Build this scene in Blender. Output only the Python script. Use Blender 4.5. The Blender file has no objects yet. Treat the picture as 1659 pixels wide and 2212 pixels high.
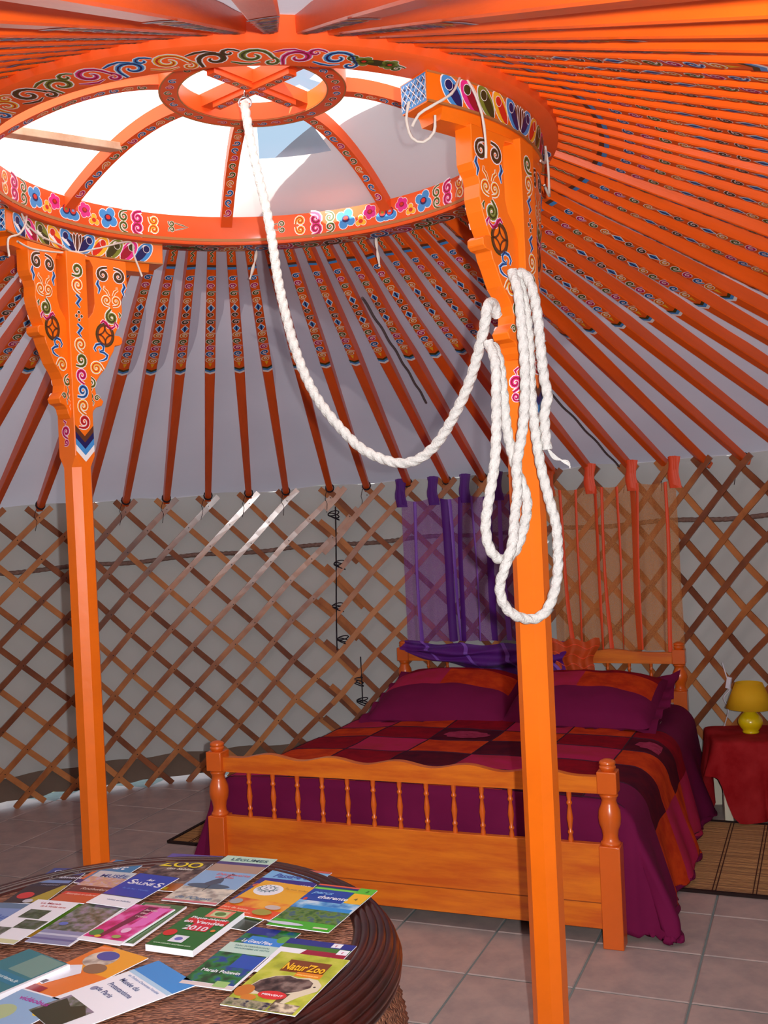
import bpy, math, random
import numpy as np
from mathutils import Vector, Matrix, noise
random.seed(7)
S = bpy.context.scene; COL = S.collection
PI = math.pi; R = math.radians
# ---------------------------------------------------------------- camera, world, light
cam_d = bpy.data.cameras.new('camera'); cam = bpy.data.objects.new('camera', cam_d); COL.objects.link(cam)
PITCH, ROLL, FPX, CAMZ = -.0055, -.0465, 2295.0, 1.43
def cam_axes():
    cp, sp = math.cos(PITCH), math.sin(PITCH)
    F = Vector((0, cp, sp)); X = Vector((1, 0, 0)); U = Vector((0, -sp, cp))
    c, s = math.cos(ROLL), math.sin(ROLL)
    return c*X + s*U, c*U - s*X, F
_x, _u, _f = cam_axes()
m = Matrix.Identity(4)
for i in range(3): m[i][0] = _x[i]; m[i][1] = _u[i]; m[i][2] = -_f[i]
m[2][3] = CAMZ
cam.matrix_world = m
cam_d.sensor_fit = 'VERTICAL'; cam_d.sensor_height = 36; cam_d.lens = FPX/2212*36; cam_d.clip_start = .02; cam_d.clip_end = 400
S.camera = cam
S.view_settings.view_transform = 'Standard'; S.view_settings.look = 'None'; S.view_settings.gamma = 1
S.view_settings.use_curve_mapping = False
S.view_settings.exposure = 0.0
try:
    S.cycles.max_bounces = 10; S.cycles.diffuse_bounces = 6; S.cycles.transparent_max_bounces = 16
    S.cycles.sample_clamp_indirect = 6; S.cycles.use_denoising = True
except Exception: pass
W = bpy.data.worlds.new('sky'); S.world = W; W.use_nodes = True
bgn = W.node_tree.nodes['Background']; bgn.inputs[0].default_value = (.80, .88, 1, 1); bgn.inputs[1].default_value = 1.3
sun_d = bpy.data.lights.new('sun', 'SUN'); sun = bpy.data.objects.new('sun', sun_d); COL.objects.link(sun)
sun_d.energy = 18.0; sun_d.angle = R(.6); sun_d.color = (1, .95, .86)
sun.rotation_euler = Vector((-.315, -.82, .44)).to_track_quat('Z', 'Y').to_euler()
fl_d = bpy.data.lights.new('camera_flash', 'SPOT'); fl = bpy.data.objects.new('camera_flash', fl_d); COL.objects.link(fl)
fl_d.energy = 285; fl_d.spot_size = R(104); fl_d.spot_blend = 1.0; fl_d.shadow_soft_size = .012; fl_d.color = (1, .985, .99)
fl.location = (.075, -.01, CAMZ+.02)
fl.rotation_euler = Vector((-.035, -1, -.03)).to_track_quat('Z', 'Y').to_euler()
# ---------------------------------------------------------------- helpers
def lin(c):
    return tuple((x/255/12.92 if x/255 <= .04045 else ((x/255+.055)/1.055)**2.4) for x in c)
MATS = {}
def mat(name, c, rough=.6, spec=.35, var=0, scale=8, c2=None, bump=0, bscale=60, coat=0, stretch=None, metal=0, trans=0):
    if name in MATS: return MATS[name]
    m = bpy.data.materials.new(name); MATS[name] = m; m.use_nodes = True
    nt = m.node_tree; N = nt.nodes; L = nt.links; b = N['Principled BSDF']
    b.inputs['Roughness'].default_value = rough; b.inputs['Specular IOR Level'].default_value = spec
    b.inputs['Metallic'].default_value = metal
    b.inputs['Coat Weight'].default_value = coat; b.inputs['Coat Roughness'].default_value = .18
    col = lin(c)+(1,); b.inputs['Base Color'].default_value = col
    tc = N.new('ShaderNodeTexCoord'); mp = N.new('ShaderNodeMapping'); L.new(tc.outputs['Object'], mp.inputs[0])
    if stretch: mp.inputs['Scale'].default_value = stretch
    if c2 or var:
        n = N.new('ShaderNodeTexNoise'); n.inputs['Scale'].default_value = scale; n.inputs['Detail'].default_value = 5
        n.inputs['Roughness'].default_value = .6; L.new(mp.outputs[0], n.inputs['Vector'])
        r = N.new('ShaderNodeValToRGB'); L.new(n.outputs['Fac'], r.inputs[0])
        c2 = lin(c2)+(1,) if c2 else tuple(x*(1-var) for x in col[:3])+(1,)
        r.color_ramp.elements[0].position = .36; r.color_ramp.elements[1].position = .64
        r.color_ramp.elements[0].color = c2; r.color_ramp.elements[1].color = col
        L.new(r.outputs[0], b.inputs['Base Color'])
    if bump:
        n2 = N.new('ShaderNodeTexNoise'); n2.inputs['Scale'].default_value = bscale; n2.inputs['Detail'].default_value = 4
        L.new(mp.outputs[0], n2.inputs['Vector'])
        bp = N.new('ShaderNodeBump'); bp.inputs['Strength'].default_value = bump; bp.inputs['Distance'].default_value = .01
        L.new(n2.outputs['Fac'], bp.inputs['Height']); L.new(bp.outputs[0], b.inputs['Normal'])
    if trans:
        t = N.new('ShaderNodeBsdfTranslucent'); t.inputs[0].default_value = col
        mx = N.new('ShaderNodeMixShader'); mx.inputs[0].default_value = trans
        L.new(b.outputs[0], mx.inputs[1]); L.new(t.outputs[0], mx.inputs[2]); L.new(mx.outputs[0], N['Material Output'].inputs[0])
    return m
def sheer(name, c, opac, rough=.6):
    m = mat(name, c, rough); nt = m.node_tree; N = nt.nodes; L = nt.links; b = N['Principled BSDF']
    tr = N.new('ShaderNodeBsdfTransparent'); mx = N.new('ShaderNodeMixShader')
    col = [x*.35+.65 for x in lin(c)]; tr.inputs[0].default_value = (*col, 1)
    wv = N.new('ShaderNodeTexNoise'); wv.inputs['Scale'].default_value = 260
    mr = N.new('ShaderNodeMapRange'); mr.inputs[1].default_value = .35; mr.inputs[2].default_value = .65
    mr.inputs[3].default_value = max(0, opac-.15); mr.inputs[4].default_value = min(1, opac+.15)
    L.new(wv.outputs['Fac'], mr.inputs[0]); L.new(mr.outputs[0], mx.inputs[0])
    L.new(tr.outputs[0], mx.inputs[1]); L.new(b.outputs[0], mx.inputs[2]); L.new(mx.outputs[0], N['Material Output'].inputs[0])
    return m
class MB:
    def __init__(s): s.v = []; s.f = []; s.m = []
    def quadgrid(s, P, mi=0, closeu=False, closev=False, mf=None):
        b = len(s.v); nu = len(P); nv = len(P[0])
        for row in P: s.v += [tuple(p) for p in row]
        for i in range(nu if closeu else nu-1):
            for j in range(nv if closev else nv-1):
                i2 = (i+1) % nu; j2 = (j+1) % nv
                s.f.append((b+i*nv+j, b+i2*nv+j, b+i2*nv+j2, b+i*nv+j2)); s.m.append(mf(i, j) if mf else mi)
        return s
    def poly(s, pts, mi=0):
        b = len(s.v); s.v += [tuple(p) for p in pts]; s.f.append(tuple(range(b, b+len(pts)))); s.m.append(mi); return s
    def box(s, c, d, M=None, mi=0, taper=None):
        x, y, z = [q/2 for q in d]; b = len(s.v); k = taper or 1
        for sx, sy, sz in ((-1,-1,-1),(1,-1,-1),(1,1,-1),(-1,1,-1),(-1,-1,1),(1,-1,1),(1,1,1),(-1,1,1)):
            t = k if sz > 0 else 1
            p = Vector((c[0]+sx*x*t, c[1]+sy*y*t, c[2]+sz*z))
            s.v.append(tuple(M @ p if M else p))
        for f in ((0,3,2,1),(4,5,6,7),(0,1,5,4),(1,2,6,5),(2,3,7,6),(3,0,4,7)): s.f.append(tuple(b+i for i in f)); s.m.append(mi)
        return s
    def prism(s, pts, M, h0, h1, mi=0, mside=None):
        # polygon in local xy, extruded in z
        n = len(pts); b = len(s.v)
        for h in (h0, h1):
            for p in pts: s.v.append(tuple(M @ Vector((p[0], p[1], h))))
        s.f.append(tuple(b+i for i in reversed(range(n)))); s.m.append(mi)
        s.f.append(tuple(b+n+i for i in range(n))); s.m.append(mi)
        for i in range(n):
            j = (i+1) % n; s.f.append((b+i, b+j, b+n+j, b+n+i)); s.m.append(mi if mside is None else mside)
        return s
    def lathe(s, prof, M=None, n=20, mi=0):
        P = []
        for r, z in prof:
            row = []
            for i in range(n):
                a = 2*PI*i/n; p = Vector((r*math.cos(a), r*math.sin(a), z)); row.append(M @ p if M else p)
            P.append(row)
        return s.quadgrid(P, mi, closev=True)
    def tube(s, pts, rad, n=8, mi=0, lobes=0, pitch=.1, amp=.2, cap=True, close=False):
        pts = [Vector(p) for p in pts]; N = len(pts); up = Vector((0.13, .21, .97)).normalized(); P = []; L = 0; prev = None
        for i, p in enumerate(pts):
            a = pts[(i-1) % N] if (i or close) else p; c = pts[(i+1) % N] if (i < N-1 or close) else p
            t = (c-a).normalized()
            if prev is None:
                q = up if abs(t.dot(up)) < .95 else Vector((1, 0, 0)); u = (q - t*q.dot(t)).normalized()
            else: u = (prev - t*prev.dot(t)).normalized()
            prev = u; w = t.cross(u)
            if i: L += (p-pts[i-1]).length
            r = rad(i/(N-1)) if callable(rad) else rad; row = []
            for k in range(n):
                th = 2*PI*k/n; rr = r*(1+amp*abs(math.cos(lobes/2*(th-2*PI*L/pitch)))-amp*.6) if lobes else r
                row.append(p+(u*math.cos(th)+w*math.sin(th))*rr)
            P.append(row)
        b = len(s.v); s.quadgrid(P, mi, closev=True, closeu=close)
        if cap and not close:
            s.f.append(tuple(b+k for k in reversed(range(n)))); s.m.append(mi)
            s.f.append(tuple(b+(N-1)*n+k for k in range(n))); s.m.append(mi)
        return s
    def mesh(s, name, mats, smooth=False, flatm=()):
        me = bpy.data.meshes.new(name); me.from_pydata(s.v, [], s.f)
        for m in mats: me.materials.append(m)
        me.polygons.foreach_set('material_index', s.m)
        if smooth: me.polygons.foreach_set('use_smooth', [True]*len(s.f))
        me.update(); return me
    def build(s, name, mats, parent=None, smooth=False, **kw):
        me = s.mesh(name, mats if isinstance(mats, (list, tuple)) else [mats], smooth)
        return link(name, me, parent, **kw)
def link(name, me, parent=None, label=None, cat=None, group=None, kind=None, loc=None, M=None):
    o = bpy.data.objects.new(name, me); COL.objects.link(o)
    if parent: o.parent = parent
    if label: o['label'] = label
    if cat: o['category'] = cat
    if group: o['group'] = group
    if kind: o['kind'] = kind
    if loc is not None: o.location = loc
    if M is not None: o.matrix_local = M
    return o
def thing(name, label, cat, loc=(0,0,0), rz=0, group=None, M=None):
    o = link(name, None, None, label, cat, group); o.location = loc; o.rotation_euler = (0, 0, rz)
    if M is not None: o.matrix_world = M
    return o
def autosmooth(o, ang=40):
    me = o.data; me.polygons.foreach_set('use_smooth', [True]*len(me.polygons))
    try: me.set_sharp_from_angle(angle=R(ang))
    except Exception: pass
def bevel(o, w=.003, seg=2):
    b = o.modifiers.new('edge', 'BEVEL'); b.width = w; b.segments = seg; b.limit_method = 'ANGLE'; b.angle_limit = R(35); return o
def catmull(P, step=.01, closed=False):
    P = [Vector(p) for p in P]; out = []; n = len(P)
    for i in range(n if closed else n-1):
        g = (lambda k: P[k % n]) if closed else (lambda k: P[min(max(k, 0), n-1)])
        a, b, c, d = g(i-1), g(i), g(i+1), g(i+2); k = max(1, int((c-b).length/step))
        for j in range(k):
            t = j/k; out.append(.5*((2*b)+(c-a)*t+(2*a-5*b+4*c-d)*t*t+(3*b-3*c+d-a)*t**3))
    if not closed: out.append(P[-1])
    return out
# ---------------------------------------------------------------- materials
ORANGE = mat('orange_paint', (250, 118, 14), .38, .45, var=.10, scale=5, coat=.25, bump=.05, bscale=40)
POLEO = mat('orange_pole_paint', (240, 92, 12), .42, .4, var=.14, scale=4, coat=.2, stretch=(1, 8, 8), bump=.05, bscale=30)
RINGO = mat('orange_crown_paint', (238, 92, 34), .5, .35, var=.10, scale=4, coat=.1)
GOLDL = mat('tan_line_paint', (170, 110, 60), .5)
PAINT = [mat('paint_white', (236, 232, 232), .45), mat('paint_blue', (66, 140, 205), .45), mat('paint_navy', (32, 28, 86), .45),
         mat('paint_magenta', (218, 44, 134), .45), mat('paint_crimson', (150, 24, 40), .45), mat('paint_olive', (120, 128, 44), .45),
         mat('paint_dark_olive', (62, 56, 22), .45), mat('paint_yellow', (238, 178, 40), .45), mat('paint_brown', (96, 52, 30), .45),
         mat('paint_red', (206, 46, 24), .45), mat('paint_sky', (120, 160, 215), .45)]
WH, BL, NV, MG, CR, OL, DO, YE, BR, RD, SK = range(11)
DARK = {BL: NV, MG: CR, OL: DO, YE: RD, BR: DO, SK: NV, RD: CR}
CANVAS = mat('roof_canvas', (184, 180, 192), .85, .1, var=.05, scale=2.5, bump=.35, bscale=7, trans=.17)
WALLC = mat('wall_canvas', (192, 194, 194), .85, .1, var=.06, scale=3, bump=.3, bscale=6, trans=.03)
SKIRT = mat('canvas_skirt', (120, 104, 92), .9, .1, var=.1)
# ---------------------------------------------------------------- painted ornament library (2D ribbons laid on real surfaces)
class Art:
    def __init__(s): s.el = []
    def ribbon(s, pts, wid, mi, lev):
        n = len(pts); A = []; B = []
        for i, p in enumerate(pts):
            a = pts[max(i-1, 0)]; c = pts[min(i+1, n-1)]; dx, dy = c[0]-a[0], c[1]-a[1]; l = math.hypot(dx, dy) or 1e-9
            w = (wid(i/(n-1)) if callable(wid) else wid)/2; nx, ny = -dy/l*w, dx/l*w
            A.append((p[0]+nx, p[1]+ny)); B.append((p[0]-nx, p[1]-ny))
        for i in range(n-1): s.el.append(([A[i], A[i+1], B[i+1], B[i]], mi, lev))
    def poly(s, pts, mi, lev): s.el.append((pts, mi, lev))
    def disc(s, x, y, rx, ry, mi, lev, rot=0, n=14):
        c, q = math.cos(rot), math.sin(rot)
        s.poly([(x+rx*math.cos(2*PI*i/n)*c-ry*math.sin(2*PI*i/n)*q, y+rx*math.cos(2*PI*i/n)*q+ry*math.sin(2*PI*i/n)*c) for i in range(n)], mi, lev)
    def stroke(s, pts, w, col, out=None, taper=True):
        w *= 1.3; out = w*.24 if out is None else out*.8
        f = (lambda t: w*(.25+.75*math.sin(PI*min(1, .12+t*.9)))) if taper else (lambda t: w)
        s.ribbon(pts, lambda t: f(t)+2*out, WH, 1); s.ribbon(pts, f, col, 2)
        s.ribbon(pts, lambda t: f(t)*.38, DARK.get(col, DO), 3)
    def scroll(s, x, y, z, rot=0, flip=1, col=BL, turns=1.35, n=15, w=None):
        pts = []; c, q = math.cos(rot), math.sin(rot)
        for i in range(n):
            t = i/(n-1); a = t*turns*2*PI; r = z*(1-.78*t**.8)
            px, py = r*math.cos(a)-z*.12, flip*r*math.sin(a)
            pts.append((x+px*c-py*q, y+px*q+py*c))
        tail = (x+(z*1.0)*c-(-flip*z*.75)*q, y+(z*1.0)*q+(-flip*z*.75)*c)
        s.stroke([tail]+pts, w or z*.42, col)
    def cloud(s, x, y, r, col, rot=0, lobes=5):
        for lev, k, cc in ((1, 1.16, WH), (2, 1, col)):
            for i in range(lobes):
                a = rot+2*PI*i/lobes; s.disc(x+r*.58*math.cos(a), y+r*.58*math.sin(a), r*.46*k, r*.46*k, cc, lev, n=10)
            s.disc(x, y, r*.6, r*.6, cc, lev, n=10)
        s.disc(x, y, r*.42, r*.36, DARK.get(col, DO), 3, n=9); s.disc(x, y+r*.06, r*.26, r*.22, RD, 4, n=8)
    def band(s, x0, x1, w, cols):
        n = len(cols)
        for i, c in enumerate(cols):
            a = x0+(x1-x0)*i/n; b = x0+(x1-x0)*(i+1)/n; s.poly([(a, -w/2), (b, -w/2), (b, w/2), (a, w/2)], c, 2)
    def chevrons(s, x, w, h, tip, cols):
        for i, c in enumerate(cols):
            a = x+i*h; s.poly([(a, -w/2), (a+h, -w/2), (a+h+tip, 0), (a+tip, 0)], c, 2); s.poly([(a, w/2), (a+tip, 0), (a+h+tip, 0), (a+h, w/2)], c, 2)
    def build(s, name, mapf, parent, step=.00035):
        mb = MB()
        for pts, mi, lev in s.el: mb.poly([mapf(p[0], p[1], lev*step) for p in pts], mi)
        return mb.build(name, PAINT, parent, kind='stuff')
    def mesh(s, name, mapf, step=.00035):
        mb = MB()
        for pts, mi, lev in s.el: mb.poly([mapf(p[0], p[1], lev*step) for p in pts], mi)
        return mb.mesh(name, PAINT)
# ---------------------------------------------------------------- geometry of the ger
GC = Vector((-.34, 2.93)); GR = 2.87
RC = Vector((-.3056, 2.93)); RI, RO, RZ, RTX, RTY = .7198, .82, 2.3572, .0223, -.0035
def ringpt(a, r, dz=0):
    x, y = r*math.cos(a), r*math.sin(a); return Vector((RC.x+x, RC.y+y, RZ+dz+RTX*x+RTY*y))
FT = [119.65, 114.9, 110.9, 106.6, 102.2, 97.8, 93.7, 88.9, 84.9, 80.4, 76.1, 72.2, 68.4, 64.6, 60.7, 56.5, 52.8, 49.0, 45.1]
def foot_ang(u):
    if u < 0: return 119.65+4.604*(-u)
    if u >= 18: return 45.1-4.604*(u-18)
    i = int(u); t = u-i; return FT[i]*(1-t)+FT[i+1]*t
def ztop(a):                                          # a in degrees
    a = ((a+180) % 360)-180; c = math.cos(R(a))
    return 1.508+.072*c-.02*max(0, math.sin(R(a)))*(1-abs(c))*0
def gpt(a, r, z): return Vector((GC.x+r*math.cos(R(a)), GC.y+r*math.sin(R(a)), z))
# ---- ground outside and floor
grass = mat('lawn', (190, 205, 130), .9, .1, c2=(215, 222, 170), scale=30)
gm = MB(); gm.poly([(-30, -30, -.05), (30, -30, -.05), (30, 30, -.05), (-30, 30, -.05)]); gm.build('ground', grass, kind='structure')
grout = mat('tile_grout', (132, 146, 144), .9, .1, var=.15, scale=20)
fm = MB(); fm.prism([(GC.x+3.08*math.cos(2*PI*i/72), GC.y+3.08*math.sin(2*PI*i/72)) for i in range(72)], Matrix.Identity(4), -.045, -.004)
floor = fm.build('floor', grout, kind='structure')
tileM = mat('floor_tile', (184, 164, 156), .5, .4, c2=(160, 146, 142), scale=9, bump=.08, bscale=25)
tb = MB(); T = .33; h = T/2-.003
tb.quadgrid([[(-h+.003, -h+.003, 0), (-h+.003, h-.003, 0)], [(h-.003, -h+.003, 0), (h-.003, h-.003, 0)]])
tb.poly([(-h, -h, -.003), (h, -h, -.003), (h-.003, -h+.003, 0), (-h+.003, -h+.003, 0)]); tb.poly([(h, -h, -.003), (h, h, -.003), (h-.003, h-.003, 0), (h-.003, -h+.003, 0)])
tb.poly([(h, h, -.003), (-h, h, -.003), (-h+.003, h-.003, 0), (h-.003, h-.003, 0)]); tb.poly([(-h, h, -.003), (-h, -h, -.003), (-h+.003, -h+.003, 0), (-h+.003, h-.003, 0)])
tme = tb.mesh('tile', [tileM]); TH = -.3908
for i in range(-14, 16):
    for j in range(-14, 16):
        x = .0568+((i+.5)*math.cos(TH)-(j+.5)*math.sin(TH))*T; y = 2.9135+((i+.5)*math.sin(TH)+(j+.5)*math.cos(TH))*T
        if math.hypot(x-GC.x, y-GC.y) < 2.93:
            o = link('tile', tme, floor); o.location = (x, y, random.uniform(-.0004, .0006)); o.rotation_euler = (0, 0, TH+random.choice((0, PI/2, PI)))
# ---- wall canvas, skirt, roof canvas
A0, A1 = -73, 266.5                                      # the doorway (behind the camera) is left open between them
def arc(n): return [A0+(A1-A0)*i/n for i in range(n+1)]
P = []
for a in arc(220):
    row = []
    for k in range(15):
        t = k/14; z0 = .10; z = z0+(ztop(a)+.05-z0)*t
        w = .012*math.sin(R(a)*37+3*t)+.010*noise.noise(Vector((a*.35, t*3, 0)))
        row.append(gpt(a, 2.945+w, z))
    P.append(row)
MB().quadgrid(P).build('wall_canvas', WALLC, smooth=True, kind='structure')
P = []
for a in arc(300):
    lift = .028+.018*noise.noise(Vector((a*.8, 0, 4)))+.008*noise.noise(Vector((a*3, 1, 4)))
    if a < 84: lift = -.002
    P.append([gpt(a, 2.918, max(-.002, lift)), gpt(a, 2.921, .07), gpt(a, 2.920, .15+.006*math.sin(a*.9))])
MB().quadgrid(P).build('trim_1', SKIRT, smooth=True, kind='structure')
def roofpt(a, t, off):                                 # t 0 at crown, 1 at wall (a degrees)
    p = ringpt(R(a+5.6*(1-t)), RO-.02, .055+off); q = gpt(a, GR+.085, ztop(a)+.035+off); return p.lerp(q, t)
P = []
for i in range(241):
    a = 360*i/240; row = []
    for k in range(25):
        t = k/24; p = roofpt(a, t, .012)
        p.z += .010*math.sin(R(a)*78)*math.sin(PI*min(1, t*1.1))*.5+.014*noise.noise(Vector((p.x*2.2, p.y*2.2, 1)))-.006
        row.append(p)
    P.append(row)
P[-1] = P[0]
MB().quadgrid(P).build('ceiling', CANVAS, smooth=True, kind='structure')
# unseen porch and door added behind the camera to block sun through the doorway
DW = mat('added_porch_paint', (214, 92, 30), .5, .3, var=.15, scale=6)
dM = Matrix.Translation((GC.x, GC.y, 0)) @ Matrix.Rotation(R(-83.5), 4, 'Z')
MB().box((3.45, 0, .79), (.04, 1.08, 1.62), dM).build('added_porch_door', DW, kind='structure')
for e, n_ in ((-1, 'added_porch_side_1'), (1, 'added_porch_side_2')): MB().box((3.18, e*.52, .78), (.56, .04, 1.60), dM).build(n_, DW, kind='structure')
MB().box((3.17, 0, 1.578), (.58, 1.08, .04), dM).build('added_porch_top', DW, kind='structure')
# ---- lattice of slats
SL = [mat('slat_wood', (186, 118, 62), .32, .5, c2=(140, 76, 38), scale=5, coat=.5, stretch=(1, 1, 1)),
      mat('slat_wood_pale', (200, 134, 76), .32, .5, c2=(176, 108, 56), scale=5, coat=.5),
      mat('slat_wood_dark', (150, 88, 52), .30, .5, c2=(108, 60, 38), scale=5, coat=.5)]
SL += [mat('slat_matte', (186, 118, 64), .6, .3, c2=(142, 80, 42), scale=5), mat('slat_matte_pale', (198, 132, 76), .6, .3, c2=(172, 108, 60), scale=5), mat('slat_matte_dark', (150, 88, 50), .6, .3, c2=(112, 62, 38), scale=5)]
NAIL = mat('leather_knot', (40, 26, 18), .6)
lat = link('wall_lattice', None, kind='structure'); lat.location = (0, 0, 0)
def slat(k, sgn, u0, u1, rad, mi):
    a = foot_ang(k); zt = ztop(a)-.02; dh = (zt-.075)/13
    zs = [zt+.055-i*(zt+.055-.006)/26 for i in range(27)]
    pts = []
    for z in zs:
        u = k-sgn*.5*(zt-z)/dh
        if u0 <= u <= u1: pts.append((u, z+.004*math.sin(k*1.7+z*3)))
    if len(pts) < 3: return
    mb = MB(); P = []
    for i, (u, z) in enumerate(pts):
        p = gpt(foot_ang(u), rad, z); ua, za = pts[max(i-1, 0)]; ub, zb = pts[min(i+1, len(pts)-1)]
        t = (gpt(foot_ang(ub), rad, zb)-gpt(foot_ang(ua), rad, za)).normalized()
        n = Vector((math.cos(R(foot_ang(u))), math.sin(R(foot_ang(u))), 0)); w = t.cross(n).normalized()
        P.append([p+w*.0145-n*.0055, p-w*.0145-n*.0055, p-w*.0145+n*.0055, p+w*.0145+n*.0055])
    mb.quadgrid(P, closev=True); b = 4*(len(P)-1)
    mb.f += [(0, 1, 2, 3), (b+3, b+2, b+1, b)]; mb.m += [0, 0]
    mb.build('slat', SL[mi], lat)
rnd = random.Random(3)
for lo, hi, dr, ph in ((-14, 7.75, 0, 0), (6.62, 31, .024, .16)):
    for k in range(int(lo)-8, int(hi)+9):
        for sgn in (1, -1):
            mi = rnd.choice((0, 0, 0, 1, 2) if sgn > 0 else (0, 0, 2, 1)); slat(k+(ph if k < 9 else 0), sgn, lo, hi, GR+dr*-1+(-.006 if sgn > 0 else .006), mi+(3 if sgn < 0 else 0))
nm = MB()
for k in range(-4, 26):
    for r_ in range(0, 26):
        a = foot_ang(k+(.5 if r_ % 2 else 0)); zt = ztop(a)-.02; dh = (zt-.075)/13; z = zt-dh*r_
        if z > .05 and r_ % 1 == 0:
            p = gpt(a, GR-(.0125 if k < 7 else .0325), z); n = Vector((math.cos(R(a)), math.sin(R(a)), 0)); w = Vector((-n.y, n.x, 0))
            nm.poly([p+(w*math.cos(c)+Vector((0, 0, 1))*math.sin(c))*.0032 for c in (0, 1.05, 2.1, 3.14, 4.2, 5.25)])
nm.build('rivets', NAIL, lat, kind='stuff')
for k_, t0, t1, lb in ((14.75, .42, .99, 'dark cord lying along a roof pole above the orange curtain'), (10.6, .16, .55, 'dark cord lying along the roof poles left of the right post')):
    a_ = foot_ang(k_); MB().tube([roofpt(a_, t0+(t1-t0)*i/30, -.052+.004*math.sin(i)) for i in range(31)], .005, 6).build('dark_cord', mat('grey_cord', (92, 82, 84), .9), label=lb, cat='cord')
# lashing cords where the two lattice sections overlap
CORD = mat('dark_cord', (46, 42, 50), .8, .1)
lash = MB()
ua = foot_ang(7.05)
lash.tube([gpt(ua+.3*math.sin(z*3), GR-.034, z) for z in [1.44-.06*i for i in range(14)]], .0035, 6)
lash.tube([gpt(foot_ang(7.62), GR-.034, z) for z in [.62-.05*i for i in range(6)]], .003, 6)
for i, z in enumerate((1.38, 1.11, .88, .70, .47, .36)):
    a = foot_ang(7.05+.1*(i % 2)+(.45 if i > 3 else 0))
    for q in range(3):
        c = gpt(a, GR-.012, z+.012*q); t = Vector((-math.sin(R(a)), math.cos(R(a)), 0)); n = Vector((math.cos(R(a)), math.sin(R(a)), 0))
        lash.tube([c+t*.03*math.cos(s)+Vector((0, 0, 1))*(.014*math.cos(s+q))+n*.026*math.sin(s) for s in [2*PI*j/14 for j in range(14)]], .003, 5, close=True)
lash.build('lashing_cord', CORD, lash and lat)
# wool girth rope behind the lattice
g = MB(); pts = []
for i in range(420):
    a = 135-i*.3; z = 1.185+.12*max(0, min(1, (118-a)/75))+.006*math.sin(a*.5); pts.append(gpt(a, GR+.032, z))
g.tube(pts, .0115, 9, lobes=2, pitch=.07, amp=.35)
g.build('girth_rope', mat('brown_wool', (142, 116, 106), .95, .05, var=.35, scale=60), label='brown wool rope running round behind the wooden wall lattice', cat='rope', smooth=True)
# ---- roof poles
PL = 2.24
def pw(t): return (.030+.013*min(1, t/.36)) if t < .36 else .043-.011*(t-.36)/.64
def pd(t): return (.040+.014*min(1, t/.36)) if t < .36 else .054-.020*(t-.36)/.64
mb = MB(); P = []
for i in range(17):
    t = i/16; w = pw(t)/2; d = pd(t); x = t*PL; c = .003
    P.append([(x, -w+c, 0), (x, w-c, 0), (x, w, c), (x, w, d-c), (x, w-c, d), (x, -w+c, d), (x, -w, d-c), (x, -w, c)])
mb.quadgrid(P, closev=True); b = len(mb.v)
mb.f += [tuple(range(8)), tuple(reversed(range(b-8, b)))]; mb.m += [0, 0]
pole_me = mb.mesh('roof_pole', [POLEO])
art = Art(); X = lambda t: t*PL
pts = [(X(.012+.036*i/16), .006*math.sin(i*1.25)*(1-i/26)) for i in range(17)]; art.stroke(pts, .005, OL, .0014); art.scroll(X(.046), 0, .006, 0, 1, OL, n=9)
art.band(X(.056), X(.068), pw(.062)*.98, [BR, BL])
seq = [BL, MG, OL, YE, BL, BR, NV, BL, YE, OL, MG, BL, YE]
x = .092; art.disc(X(.089), 0, .007, .004, BL, 2, .3)
for i, c in enumerate(seq):
    w = pw(x)*.42; f = 1 if i % 2 else -1
    if c == BL and i in (4, 7):
        art.poly([(X(x-.012), 0), (X(x), w), (X(x+.014), 0), (X(x), -w)], WH, 1); art.poly([(X(x-.009), 0), (X(x), w*.75), (X(x+.011), 0), (X(x), -w*.75)], BL, 2)
        art.ribbon([(X(x-.006), 0), (X(x+.008), 0)], w*.4, NV, 3)
    else:
        art.scroll(X(x), f*.001, w*(.98 if c != BR else .8), rot=(0 if f > 0 else PI)+.4, flip=f, col=c if c != NV else BR, n=12, turns=1.25, w=w*.42)
    x += .0213
art.poly([(X(.358), -.008), (X(.372), 0), (X(.358), .008)], YE, 2)
art.chevrons(X(.374), pw(.38)*.99, .014, .014, [DO, BL, WH])
paint_me = art.mesh('painted_scrolls', lambda s_, t_, l: (s_, t_, -l-.0002))
# cord tie at the foot of each pole
tb_ = MB()
for q in range(2): tb_.tube([(PL-.045+q*.008+.004*math.sin(s), .022*math.cos(s), .018+.026*math.sin(s)) for s in [2*PI*j/12 for j in range(12)]], .0028, 5, close=True)
tb_.tube(catmull([(PL-.04, .022, .0), (PL-.01, .035, -.03), (PL-.02, .028, -.06), (PL+.01, .04, -.10)], .02), .0016, 4)
tie_me = tb_.mesh('tie_cord', [CORD])
ORD = ['', 'first', 'second', 'third', 'fourth', 'fifth', 'sixth', 'seventh', 'eighth', 'ninth', 'tenth', 'eleventh', 'twelfth', 'thirteenth', 'fourteenth', 'fifteenth', 'sixteenth', 'seventeenth', 'eighteenth', 'nineteenth', 'twentieth']
def ordn(n):
    if n <= 20: return ORD[n]
    t = ['', '', 'twenty', 'thirty', 'forty', 'fifty', 'sixty', 'seventy'][n//10]
    return t+'-'+ORD[n % 10] if n % 10 else {2: 'twentieth', 3: 'thirtieth', 4: 'fortieth', 5: 'fiftieth', 6: 'sixtieth', 7: 'seventieth'}[n//10]
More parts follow.
